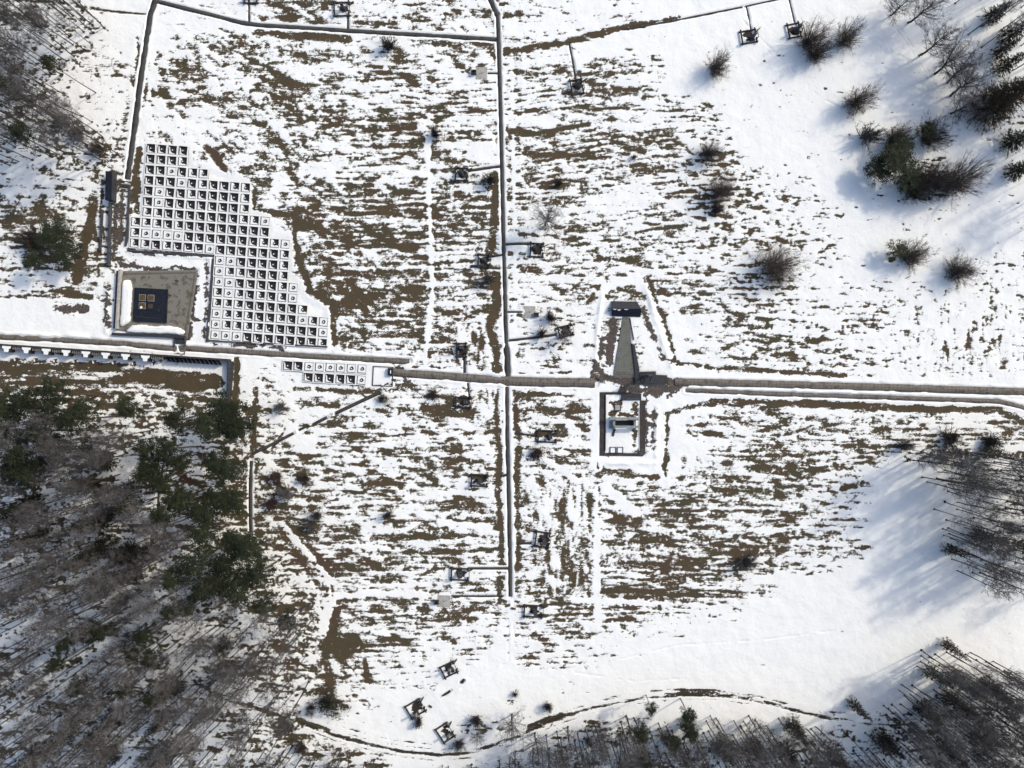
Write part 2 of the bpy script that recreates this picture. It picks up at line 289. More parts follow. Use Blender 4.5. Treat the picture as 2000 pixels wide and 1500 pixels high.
OBELISK = [(.35,.2),(.4,.0),(.6,-.5),(.55,-.1),(.2,.1),(0,.05),(0,.1),(-.5,.3),(.1,-.2),(.05,.45),(.5,.1),(.6,-.05),(.1,-.05),(0,0),(.35,-.15),(.35,0),(.25,.1),(-.35,-.85),(.45,-.6)]

# paths as slabs: name, width px, material key, label-free structure, points
PATHS = [
 ('path', 10.5, 'pave', [(-40,651),(0,658),(120,664),(240,671),(340,681)]),
 ('path', 10.5, 'pave', [(356,680),(440,685),(540,691.5),(660,698.5),(800,706)]),
 ('path', 15, 'pave', [(768,727),(800,730),(860,734),(920,738.5),(985,743.5)]),
 ('path', 17.5, 'pave', [(985.3,744),(1060,746.5),(1162,748)]),
 ('path', 14, 'pave', [(1318,746),(1500,750),(1750,757.5),(2080,768)]),
 ('path', 8.5, 'pave', [(1340,762),(1500,769),(1750,777),(1950,784),(1992,794),(2080,820)]),
 ('path', 8.5, 'asph', [(952,-40),(958,0),(966,18),(972,30)]),
 ('path', 5.6, 'asph', [(972,28),(974,80),(976,150),(980,310),(983,450),(986,560),(988,640),(989.5,680)]),
 ('path', 9, 'asph', [(989.5,679),(991,700),(992,735)]),
 ('path', 5.8, 'asph', [(990,755),(991,850),(994,980),(996,1090),(997,1165)]),
 ('path', 8.5, 'asph', [(306,-40),(303,0),(295,25),(285,85),(272,175),(262,255),(249,350)]),
 ('path', 6, 'asph', [(308,3),(400,26),(470,44),(505,49),(680,60),(800,67),(970,77)]),
 ('path', 3.4, 'plank', [(1112,86),(1119,120),(1125,158)]),
 ('path', 3.6, 'plank', [(1215,58),(1330,38),(1450,14)]),
 ('path', 2.8, 'plank', [(1455,13),(1500,3),(1560,-10)]),
 ('path', 2.4, 'plank', [(1458,14),(1463,36),(1467,62)]),
 ('path', 2.4, 'plank', [(1540,-6),(1547,22),(1552,44)]),
 ('path', 3.2, 'plank', [(680,32),(680,57)]),
 ('path', 3.2, 'plank', [(486,-10),(487,46)]),
 ('path', 4, 'asph', [(914,334),(945,329),(976,325)]),
 ('path', 3.6, 'plank', [(960,501),(983,497.5)]),
 ('path', 4, 'asph', [(986,477),(1010,476),(1034,476)]),
 ('path', 3.6, 'asph', [(994,665),(1040,660),(1088,653)]),
 ('path', 4.5, 'plank', [(907,697),(908,728)]),
 ('path', 3, 'plank', [(914,748),(917,776)]),
 ('path', 3.4, 'plank', [(1005,846),(1030,849),(1052,850)]),
 ('path', 3.6, 'asph', [(914,1110),(960,1110),(994,1110)]),
 ('path', 3, 'plank', [(882,1164),(940,1164.5),(984,1164)]),
 ('path', 4.5, 'plank', [(1014,1061),(1038,1061)]),
 ('path', 2.6, 'asph', [(990.5,609),(1020,609.5)]),
 ('path', 2.2, 'asph', [(953,143),(975,143)]),
 ('path', 5.5, 'plank', [(494,886),(535,866),(574,846)]),
 ('path', 4.5, 'plank', [(584,840),(598,833)]),
 ('path', 5.5, 'plank', [(612,829),(639,815)]),
 ('path', 6.5, 'plank', [(656,807),(700,786),(743,766)]),
 ('path', 4, 'plank', [(868,1357),(880,1349)]),
 ('path', 4, 'plank', [(900,1333),(906,1329)]),
 ('path', 5, 'asph', [(491,900),(489,960),(490,1040)]),
 ('path', 2.5, 'asph', [(325,870),(310,960),(306,1030)]),
 ('path', 2.2, 'asph', [(332,1056),(370,1056)]),
]
# ------------------------------------------------------------------ where the wood trees stand
def inside(poly, x, y):
    c = False; n_ = len(poly)
    for i in range(n_):
        x0, y0 = poly[i]; x1, y1 = poly[(i+1)%n_]
        if (y0 > y) != (y1 > y) and x < (x1-x0)*(y-y0)/(y1-y0)+x0: c = not c
    return c
WOODS = [("upper left wood", [(-20,-20),(170,-20),(212,50),(118,165),(190,225),(232,300),(208,338),(60,322),(-20,330)], 115, 11, 17),
 ("left wood", [(-20,790),(190,800),(330,820),(300,880),(420,1000),(420,1100),(640,1180),(640,1250),(585,1375),(520,1375),(400,1345),(330,1345),(420,1372),(590,1425),(630,1455),(600,1520),(-20,1520)], 410, 8.8, 17.5),
 ("lower wood below the track", [(640,1455),(760,1485),(960,1490),(1080,1425),(1200,1398),(1480,1392),(1600,1420),(1700,1432),(1640,1520),(640,1520)], 215, 8.0, 12.5),
 ("lower right wood", [(1725,1375),(1795,1268),(1850,1268),(2060,1295),(2060,1520),(1640,1520),(1715,1425)], 195, 9.8, 16),
 ("right wood", [(1752,872),(1870,880),(2060,880),(2060,1140),(1850,1112),(1832,1020),(1803,935)], 135, 9.8, 15),
 ("upper right wood", [(1852,52),(1895,105),(1965,112),(2005,240),(2012,430),(2080,450),(2080,-60),(1850,-60)], 74, 13, 17)]
cand = []; pts_all = []
for wi, (wn_, poly, cnt, dmin, hm) in enumerate(WOODS):
    rr = random.Random(40+wi); xs_ = [p[0] for p in poly]; ys_ = [p[1] for p in poly]; got = []; tries = 0
    while len(got) < cnt and tries < 60000:
        tries += 1; x = rr.uniform(min(xs_), max(xs_)); y = rr.uniform(min(ys_), max(ys_))
        if inside(poly, x, y) and all((x-a)**2+(y-b)**2 > dmin**2 for a, b in got): got.append((x, y))
    for x, y in got:
        h = rr.gauss(hm, hm*.13); r = math.hypot(x-1000, y-750); tx, ty = 1000+(x-1000)*H/(H-h), 750+(y-750)*H/(H-h)
        vis = r*h/(H-h); 
        for k_ in range(1, 11):
            t = k_/10; 
            if not (0 <= x+(tx-x)*t <= 2000 and 0 <= y+(ty-y)*t <= 1500): vis *= t; break
        if not (0 <= x <= 2000 and 0 <= y <= 1500): vis = 0
        cand.append((vis, wi, x, y, h, rr.randrange(7) if rr.random() > (.5 if wi == 2 else (.3 if wi == 4 else .06)) else 7+rr.randrange(3)))
cand.sort(key=lambda q: -q[0])
# ------------------------------------------------------------------ ground: one sheet to the horizon
STEP = 2.0
xs = np.arange(-90, 2091, STEP); ys = np.arange(-90, 1591, STEP)
GX, GY = np.meshgrid(xs, ys)
NY, NX = GX.shape
def gn(sx, sy, ang, seed):
    r = np.random.default_rng(seed); w = r.standard_normal((NY, NX))
    fy = np.fft.fftfreq(NY, STEP)[:, None]; fx = np.fft.rfftfreq(NX, STEP)[None, :]
    a = math.radians(ang); u = fx*math.cos(a)+fy*math.sin(a); v = -fx*math.sin(a)+fy*math.cos(a)
    o = np.fft.irfft2(np.fft.rfft2(w)*np.exp(-2*math.pi**2*((u*sx)**2+(v*sy)**2)), s=(NY, NX))
    return (o-o.mean())/o.std()
def bilin(grid):
    g = np.array(grid, float); gy = np.clip((GY-25)/50, 0, g.shape[0]-1.001); gx = np.clip((GX-25)/50, 0, g.shape[1]-1.001)
    iy = gy.astype(int); ix = gx.astype(int); ty = gy-iy; tx = gx-ix
    return (g[iy,ix]*(1-tx)+g[iy,ix+1]*tx)*(1-ty)+(g[iy+1,ix]*(1-tx)+g[iy+1,ix+1]*tx)*ty
def region(x0, y0, x1, y1):
    i0 = max(0, int((x0-xs[0])/STEP)); i1 = min(NX, int((x1-xs[0])/STEP)+2)
    j0 = max(0, int((y0-ys[0])/STEP)); j1 = min(NY, int((y1-ys[0])/STEP)+2)
    return (slice(j0, max(j0, j1)), slice(i0, max(i0, i1)))
def stroke_dist(pts, pad):
    """distance (px) to a polyline inside its padded window"""
    px = [p[0] for p in pts]; py = [p[1] for p in pts]
    R = region(min(px)-pad, min(py)-pad, max(px)+pad, max(py)+pad)
    X = GX[R]; Y = GY[R]; D = np.full(X.shape, 1e6)
    for (x0, y0), (x1, y1) in zip(pts[:-1], pts[1:]):
        dx, dy = x1-x0, y1-y0; L = max(dx*dx+dy*dy, 1e-6)
        t = np.clip(((X-x0)*dx+(Y-y0)*dy)/L, 0, 1)
        D = np.minimum(D, np.hypot(X-x0-t*dx, Y-y0-t*dy))
    return R, D
def poly_dist(pts, pad):
    """signed distance (px), negative inside"""
    R, D = stroke_dist(list(pts)+[pts[0]], pad); X = GX[R]; Y = GY[R]; ins = np.zeros(X.shape, bool)
    for (x0, y0), (x1, y1) in zip(pts, list(pts[1:])+[pts[0]]):
        c = (y0 > Y) != (y1 > Y); ins ^= c & (X < (x1-x0)*(Y-y0)/((y1-y0) or 1e-9)+x0)
    return R, np.where(ins, -D, D)
def parse(txt):
    t = [q.strip() for q in txt.replace('\n', '').split(';') if q.strip()]
    for w, pts in zip(t[0::2], t[1::2]):
        f = list(map(float, pts.split())); yield float(w), list(zip(f[0::2], f[1::2]))
def zone(pts, soft=60):
    R, D = poly_dist(pts, soft); o = np.zeros((NY, NX)); o[R] = np.clip(.5-D/soft, 0, 1); return o

nH = gn(6.5, 1.7, 1, 1); nH2 = gn(13, 2.3, 2, 2); nD = gn(5.5, 2.5, 36, 3); nD2 = gn(12, 4.2, 30, 4); nV = gn(2.4, 9, 0, 5)
nF = gn(1.7, 1.5, 0, 6); nM = gn(5, 4, 0, 7); nL = gn(40, 30, 0, 8); nDot = gn(2.4, 1.9, 0, 9); nHf = gn(6, 1.6, 2, 10)
nB = gn(48, 4.2, 1, 51); nB2 = gn(26, 3.0, 0, 53); nDb = gn(30, 5.5, 33, 52)
zD = zone([(180,40),(620,40),(640,480),(700,700),(480,900),(640,1120),(640,1350),(400,420),(250,300)], 160)
zV = np.maximum.reduce([zone([(890,640),(960,640),(980,730),(880,730)], 20), zone([(1020,930),(1165,930),(1160,1170),(1060,1170)], 50),
                        zone([(1760,560),(2000,540),(2000,740),(1780,740)], 80), zone([(925,760),(985,760),(985,820),(925,820)], 20)])
zR = zone([(1290,80),(2100,80),(2100,740),(1480,745),(1380,520),(1280,300)], 220)
wood_ground = np.maximum.reduce([zone([(-90,-90),(180,-90),(215,55),(120,170),(200,230),(235,300),(210,340),(-90,330)], 40),
    zone([(-90,760),(200,775),(430,800),(490,850),(490,1040),(640,1150),(640,1250),(590,1380),(620,1590),(-90,1590)], 50),
    zone([(1760,880),(2090,860),(2090,1130),(1850,1110)], 30), zone([(1640,1590),(1800,1265),(2090,1280),(2090,1590)], 30), zone([(640,1590),(1000,1485),(1150,1410),(1600,1410),(1640,1590)], 30)])
aH = 0.55*nH+0.40*nH2+0.46*nB+0.34*nB2; aD = 0.62*nD+0.50*nD2+0.45*nDb; aV = 1.0*nV
sp = gn(1.3,1.3,0,31)
n = aH*(1-0.65*zD)*(1-zV) + aD*(0.62+0.4*zD)*(1-.35*np.clip((GX-1000)/200, 0, 1))*(1-0.5*zR)*(1-.6*zV) + aV*zV*1.1 + 0.62*nF + 0.30*nM*(1-zR) + 0.62*nHf*(1-zV) + zR*(0.75*nDot+0.55*nHf) + 0.12*nL
# mowing rows: about 1.2 m apart, nearly level, wavering
ph = GY-GX*(0.03*(1-np.clip((GX-600)/500, 0, 1))-0.035*np.clip((GX-1000)/300, 0, 1)*np.clip((700-GY)/300, 0, 1))+2.6*gn(60, 18, 0, 41)
rows = np.sin(2*math.pi*ph/11.3)+.45*np.sin(2*math.pi*ph/5.4+1.0)
n = n+rows*(0.42+0.22*gn(70, 25, 0, 42))*(1-.75*zD)*(1-zV)+0.30*zR*np.sin(2*math.pi*GX/9.0+gn(12, 30, 0, 43))*np.clip((GY-560)/80, 0, 1)
n = (n-n.mean())/n.std()
dens = bilin([[float(c) for c in row] for row in COVER])/10.0
dens = np.clip(dens*1.08-.025*np.clip((.08-dens)/.04, 0, 1), 0.0008, 0.97)
tab_p = np.array([0.5*(1+math.erf(z/math.sqrt(2))) for z in np.linspace(-3.5, 3.5, 281)])
dens *= 1-.45*zone([(1480,470),(2090,470),(2090,735),(1500,735)], 120)
thr = np.interp(1-dens, tab_p, np.linspace(-3.5, 3.5, 281))
n0 = n.copy()
n = n-thr
wob = 0.15*nM+0.16*nF+0.14*nHf+0.08*nD
def blend(R, k_, level, keep): n[R] = n[R]*(1-k_)+(level+keep*n0[R])*k_
for q in PATCH.replace('\n', '').split(';'):
    cx, cy, rx, ry, an = map(float, q.split()); k = 1.6*max(rx, ry)+6
    R = region(cx-k, cy-k, cx+k, cy+k); a = math.radians(an)
    X = GX[R]-cx; Y = GY[R]-cy; u = (X*math.cos(a)+Y*math.sin(a))/rx; v = (-X*math.sin(a)+Y*math.cos(a))/ry
    d = np.hypot(u, v)+wob[R]*1.6
    blend(R, .85*np.clip((1.15-d)/0.55, 0, 1), .78, .95)
def apply(txt, amp, pad=12, edge=3.0, wv=4.0, arr=None, keep=.5):
    for w, pts in parse(txt):
        R, D = stroke_dist(pts, w/2+pad); D = D+wob[R]*wv-w/2; k_ = np.clip(.5-D/edge, 0, 1)
        if arr is None: blend(R, k_, amp, keep)
        else: arr[R] += amp*k_
apply(CLEAN, -2.0, edge=4.0, wv=5.0, keep=.4)
apply(STROKE, 1.5, edge=4.0, wv=9.0, keep=.6)
wet = np.zeros((NY, NX)); grav = np.zeros((NY, NX))
apply(RUT, .85, edge=3.0, wv=3.0, keep=.75); apply(RUT, .45, edge=3.0, wv=3.0, arr=wet)
apply(GRAVEL, 1.0, edge=5.0, wv=10.0, arr=grav)
height = 0.018*nL+0.014*gn(14, 9, 20, 21)+0.010*gn(5, 5, 0, 22)
def clear_poly(pts, amp, pad=8, edge=3.0):
    R, D = poly_dist(pts, pad+8); n[R] += amp*np.clip(.5-(D+wob[R]*7)/edge, 0, 1)
# grave field, its lower strip, the yard and the barn plot are clean snow to begin with
clear_poly([(280,280),(372,282),(378,325),(415,330),(492,350),(492,410),(528,418),(532,452),(572,462),(572,535),(590,550),(600,580),(640,600),(648,675),(405,668),(410,490),(248,482),(252,425),(275,420)], -4)
clear_poly([(546,700),(770,712),(770,752),(590,750),(588,730),(546,728)], -4)
# pits for what is built on the ground
pit = np.zeros((NY, NX))
def dig(pts, depth=0.12, grow=0.0):
    R, D = poly_dist(pts, 10); pit[R] = np.maximum(pit[R], depth*np.clip(.5-(D-grow)/2.0, 0, 1))
for name, w, mk, pts in PATHS:
    R, D = stroke_dist(pts, w/2+8); D = D-w/2
    pit[R] = np.maximum(pit[R], 0.22*np.clip(.5-(D-(1.1 if mk == 'asph' else .6)+(0.5 if w < 7 else .8)*nM[R])/1.8, 0, 1))
    n[R] -= 2.6*np.clip(.5-(D-4)/4, 0, 1)*(np.abs(D) < 9) if mk != 'plank' else 0
    ridge = np.exp(-((D-3.0)/2.2)**2); height[R] += (0.025 if w < 7 else .06)*ridge*(1+.5*nM[R])
PLAZA = [(230,529),(388,526),(366,663),(229,645)]
dig(PLAZA, 0.15, 1); dig([(1194,587),(1254,588),(1252,619),(1194,617)], .1); dig([(1216,618),(1229,618),(1240,739),(1197,739)], .12)
dig([(1233,671),(1239,675),(1249,725),(1281,725),(1281,731),(1303,733),(1302,750),(1239,749)], .12)
dig([(1170.5,766),(1261,766),(1261,886),(1256,892),(1170.5,891)], 0.0)
for poly in ([(1170.5,766),(1182,766),(1182,891),(1170.5,891)], [(1249,780),(1260.5,780),(1260.5,890),(1249,890)], [(1170.5,885),(1260,885),(1258,892),(1170.5,892)], [(1170.5,765),(1252,765),(1252,771),(1170.5,771)]):
    dig(poly, .12)
# cover value and relief
n = n-0.9*np.clip(sp-1.35,0,2)*(n>0)*(n<2.2)
m = np.clip(n*0.5, -1.5, 1.5)
snow = np.clip(.5-m*2.2, 0, 1)
bank = zone([(1168,560),(1262,548),(1325,740),(1285,735),(1250,590),(1190,590),(1170,740)], 14)*.0
Z = 0.02+0.07*snow+height-pit
for w, pts in parse("9;1176 575 1166 650 1163 715;12;1262 560 1282 630 1310 715;8;1180 905 1280 905;9;1283 795 1281 890;12;0 655 200 657;7;250 495 340 500 412 505 408 660;5;1345 757 1740 769;10;210 560 208 650"):
    R, D = stroke_dist(pts, 20); Z[R] += 0.16*np.exp(-(D/(w*.45))**2)*(1+.35*nM[R])
for px, py, a_, b_, dg, _l in FRAMES:          # trodden bare soil inside the log crowns
    R = region(px-14, py-14, px+14, py+14); d = np.hypot((GX[R]-px-2)/8.5, (GY[R]-py+2)/7.5)+wob[R]*1.2
    m[R] = np.maximum(m[R], 1.2*np.clip((1.1-d)/.4, -.5, 1)*(d < 1.3)-9*(d >= 1.3)); wet[R] = np.maximum(wet[R], np.clip((1.15-d)/.3, 0, 1)*.8)
for pl in ([(285,283),(368,288),(375,325),(412,333),(490,355),(488,408),(526,420),(530,455),(568,466),(570,535),(585,552),(598,584),(638,602),(638,672),(412,662),(425,490),(258,482),(258,428),(283,424)], [(553,705),(716,713),(714,752),(594,746),(594,728),(553,724)]):
    R, D = poly_dist(pl, 14); t_ = np.clip(.35-D/11, 0, 1); Z[R] = Z[R]*(1-t_)-.05*t_
for w, pts in parse("2;1725 20 1760 70 1800 130 1850 220;2;1731 18 1766 68 1806 128 1856 218;2.5;1880 45 1900 90 1930 165;2;1560 520 1640 470 1740 430 1850 400;2;1200 1290 1320 1260 1480 1250 1640 1230;1.8;1010 1290 1100 1310 1240 1330 1340 1325;2.2;900 1345 960 1310 1000 1290;1.8;1450 40 1530 120 1600 190 1700 240;1.6;640 640 720 690 800 695;2;993 1168 993 1290;2;1003 1168 1003 1300"):
    R, D = stroke_dist(pts, 8); Z[R] -= .07*np.exp(-(D/(w*.6))**2)*(1+.8*nM[R])
# the wood floor is untidier
m = m+wood_ground*(0.10*nF+0.02)
for vis, wi, x, y, h_, t_ in cand:             # melted ring round each trunk
    r_ = 1.4+1.5*((x*7.3+y*3.1) % 1); R = region(x-7, y-7, x+7, y+7); d = np.hypot(GX[R]-x, GY[R]-y)+wob[R]*1.5
    k_ = np.clip((r_-d)/1.6+.5, 0, 1); m[R] = m[R]*(1-k_)+.7*k_; wet[R] = np.maximum(wet[R], k_)
far = np.array([4, 14, 40, 110, 300, 800, 2400, 7000, 20000.])
fx = np.concatenate([xs[0]-far[::-1], xs, xs[-1]+far]); fy = np.concatenate([ys[0]-far[::-1], ys, ys[-1]+far])
k = len(far)
def padf(A, v): return np.pad(A, k, mode='constant', constant_values=v)
Zf = padf(Z, 0.07); mf = padf(m, -0.8); gf = padf(np.clip(grav, 0, 1), 0); wf = padf(np.clip(wet, 0, 1), 0)
FX, FY = np.meshgrid(fx, fy); Ny, Nx = FX.shape
V = np.stack([(FX-1000)*S, (750-FY)*S, Zf], -1).reshape(-1, 3)
idx = np.arange(Ny*Nx).reshape(Ny, Nx)
Q = np.stack([idx[1:, :-1], idx[1:, 1:], idx[:-1, 1:], idx[:-1, :-1]], -1).reshape(-1, 4)
gme = quad_mesh("ground", V, Q, True)
att = gme.attributes.new("cover", 'FLOAT_COLOR', 'POINT')
att.data.foreach_set("color", np.stack([mf, gf, wf, np.ones_like(mf)], -1).astype(np.float32).ravel())

gm, gnn, gl, gb = nodes_of("snow_and_turf")
at = gnn.new("ShaderNodeAttribute"); at.attribute_name = "cover"
sep = gnn.new("ShaderNodeSeparateColor"); gl.new(at.outputs["Color"], sep.inputs[0])
gv = objvec(gnn)
mp = gnn.new('ShaderNodeMapping'); mp.inputs['Scale'].default_value = (.45, 1.25, 1.0); gl.new(gv, mp.inputs[0])
f1 = noise(gnn, gl, 6.0, 4.0, mp.outputs[0], .7); f2 = noise(gnn, gl, 11.0, 2.0, gv)
mm = math_(gnn, gl, 'ADD', sep.outputs[0], math_(gnn, gl, 'MULTIPLY', math_(gnn, gl, 'SUBTRACT', f1, 0.5), 2.6))
mp2 = gnn.new('ShaderNodeMapping'); mp2.inputs['Scale'].default_value = (.13, 1.0, 1.0); gl.new(gv, mp2.inputs[0])
mm = math_(gnn, gl, 'ADD', mm, math_(gnn, gl, 'MULTIPLY', math_(gnn, gl, 'SUBTRACT', noise(gnn, gl, 3.2, 2.0, mp2.outputs[0]), 0.5), 1.1))
bare = mrange(gnn, gl, mm, -0.09, 0.07)
soil = mixc(gnn, gl, mrange(gnn, gl, noise(gnn, gl, 0.16, 3.0, gv), .42, .60), (0.100, 0.069, 0.038), (0.080, 0.068, 0.037))
soil = mixc(gnn, gl, mrange(gnn, gl, noise(gnn, gl, 0.07, 2.0, gv), .55, .68), soil, (0.098, 0.061, 0.039))
soil = mixc(gnn, gl, mrange(gnn, gl, f2, .34, .60), (0.050, 0.042, 0.031), soil)
# turf in a thin band along the snow rim is darker
soil = mixc(gnn, gl, mrange(gnn, gl, mm, 0.0, 0.40, 0.55, 0.0), soil, (0.048, 0.044, 0.031))
soil = mixc(gnn, gl, sep.outputs[2], soil, (0.030, 0.027, 0.025))
snowc = mixc(gnn, gl, mrange(gnn, gl, noise(gnn, gl, 0.35, 5.0, gv), .35, .7), SNOW_C, (0.83, 0.833, 0.81))
col = mixc(gnn, gl, bare, snowc, soil)
gsp = math_(gnn, gl, 'ADD', sep.outputs[1], math_(gnn, gl, 'MULTIPLY', math_(gnn, gl, 'SUBTRACT', noise(gnn, gl, 3.2, 4.0, gv, .75), 0.5), 2.6))
gfac = math_(gnn, gl, 'MULTIPLY', mrange(gnn, gl, gsp, 0.42, 0.62), mrange(gnn, gl, sep.outputs[1], 0.02, 0.2))
gcol = mixc(gnn, gl, mrange(gnn, gl, noise(gnn, gl, 7.0, 2.0, gv), .4, .6), (0.055, 0.045, 0.040), (0.12, 0.10, 0.085))
col = mixc(gnn, gl, gfac, col, gcol)
gl.new(col, gb.inputs["Base Color"]); gb.inputs["Roughness"].default_value = 0.75; gb.inputs["Specular IOR Level"].default_value = 0.1
drift = noise(gnn, gl, 0.22, 4.0, gv)
hgt = math_(gnn, gl, 'ADD', math_(gnn, gl, 'MULTIPLY', bare, -0.7), math_(gnn, gl, 'MULTIPLY', noise(gnn, gl, 1.3, 5.0, gv), 0.9))
hgt = math_(gnn, gl, 'ADD', hgt, math_(gnn, gl, 'MULTIPLY', drift, 2.6))
bump(gnn, gl, gb, hgt, 0.6, 0.12)
structure(link("ground", gme, gm))

# ------------------------------------------------------------------ paths
def pave_mat(name, c1, c2, mortar, bw, rh, msize, stain, off=0.0):
    m_, n_, l_, b_ = nodes_of(name); uv = n_.new("ShaderNodeUVMap").outputs[0]
    br = n_.new("ShaderNodeTexBrick"); br.offset = off; l_.new(uv, br.inputs["Vector"])
    br.inputs["Color1"].default_value = (*c1, 1); br.inputs["Color2"].default_value = (*c2, 1); br.inputs["Mortar"].default_value = (*mortar, 1)
    br.inputs["Scale"].default_value = 1.0; br.inputs["Mortar Size"].default_value = msize; br.inputs["Brick Width"].default_value = bw; br.inputs["Row Height"].default_value = rh
    v = objvec(n_)
    col = mixc(n_, l_, mrange(n_, l_, noise(n_, l_, 0.9, 4.0, v), .50, .64), br.outputs[0], stain)
    col = mixc(n_, l_, mrange(n_, l_, noise(n_, l_, 9.0, 2.0, v), .3, .7, 0, .35), col, (0.05, 0.045, 0.04))
    l_.new(col, b_.inputs["Base Color"]); b_.inputs["Roughness"].default_value = 0.85
    return m_
M['pave'] = pave_mat('paving_slabs', (0.175, 0.155, 0.130), (0.20, 0.18, 0.152), (0.06, 0.05, 0.042), 0.80, 0.80, 0.030, (0.10, 0.083, 0.068))
M['asph'] = pave_mat('concrete_path', (0.060, 0.058, 0.054), (0.070, 0.068, 0.064), (0.035, 0.034, 0.032), 1.6, 3.0, 0.04, (0.038, 0.036, 0.033))
M['plank'] = pave_mat('timber_walk', (0.055, 0.048, 0.044), (0.10, 0.088, 0.078), (0.015, 0.014, 0.014), 0.45, 3.0, 0.05, (0.035, 0.032, 0.030))
def ribbon(name, pts, w, mat, z, t=0.06):
    pts = [np.array(P2(*p)) for p in pts]; res = []
    for a, b in zip(pts[:-1], pts[1:]):                      # resample so wide bends stay smooth
        k_ = max(1, int(np.linalg.norm(b-a)/1.0)); res += [a+(b-a)*i/k_ for i in range(k_)]
    res.append(pts[-1]); A = np.array(res); w = w*S
    T = np.gradient(A, axis=0); T /= np.linalg.norm(T, axis=1)[:, None]; N_ = np.stack([-T[:,1], T[:,0]], 1)
    jit = 1+0.04*np.random.default_rng(len(A)).standard_normal(len(A)) if w < 1.2 else np.ones(len(A))
    L = A+N_*(w/2*jit)[:, None]; Rr = A-N_*(w/2*jit)[:, None]; k_ = len(A)
    s_ = np.concatenate([[0], np.cumsum(np.linalg.norm(np.diff(A, axis=0), axis=1))])
    Vv = np.concatenate([np.c_[L, np.full(k_, z)], np.c_[Rr, np.full(k_, z)], np.c_[L, np.full(k_, z-.14)], np.c_[Rr, np.full(k_, z-.14)]])
    i = np.arange(k_-1)
    top = np.stack([k_+i, k_+i+1, i+1, i], 1); ls = np.stack([i, i+1, 2*k_+i+1, 2*k_+i], 1); rs = np.stack([3*k_+i, 3*k_+i+1, k_+i+1, k_+i], 1)
    me = quad_mesh(name, Vv, np.concatenate([top, ls, rs])); uvl = me.uv_layers.new(name="UVMap")
    uvv = np.concatenate([np.c_[s_, np.full(k_, w)], np.c_[s_, np.zeros(k_)]]*2)
    li = np.zeros(len(me.loops), np.int32); me.loops.foreach_get("vertex_index", li)
    uvl.data.foreach_set("uv", uvv[li].astype(np.float32).ravel())
    return link(name, me, mat)
for i, (name, w, mk, pts) in enumerate(PATHS):
    structure(ribbon(name, pts, w*(1.3 if mk == 'asph' else 1.05), M[mk], 0.030+0.004*(i % 9)))
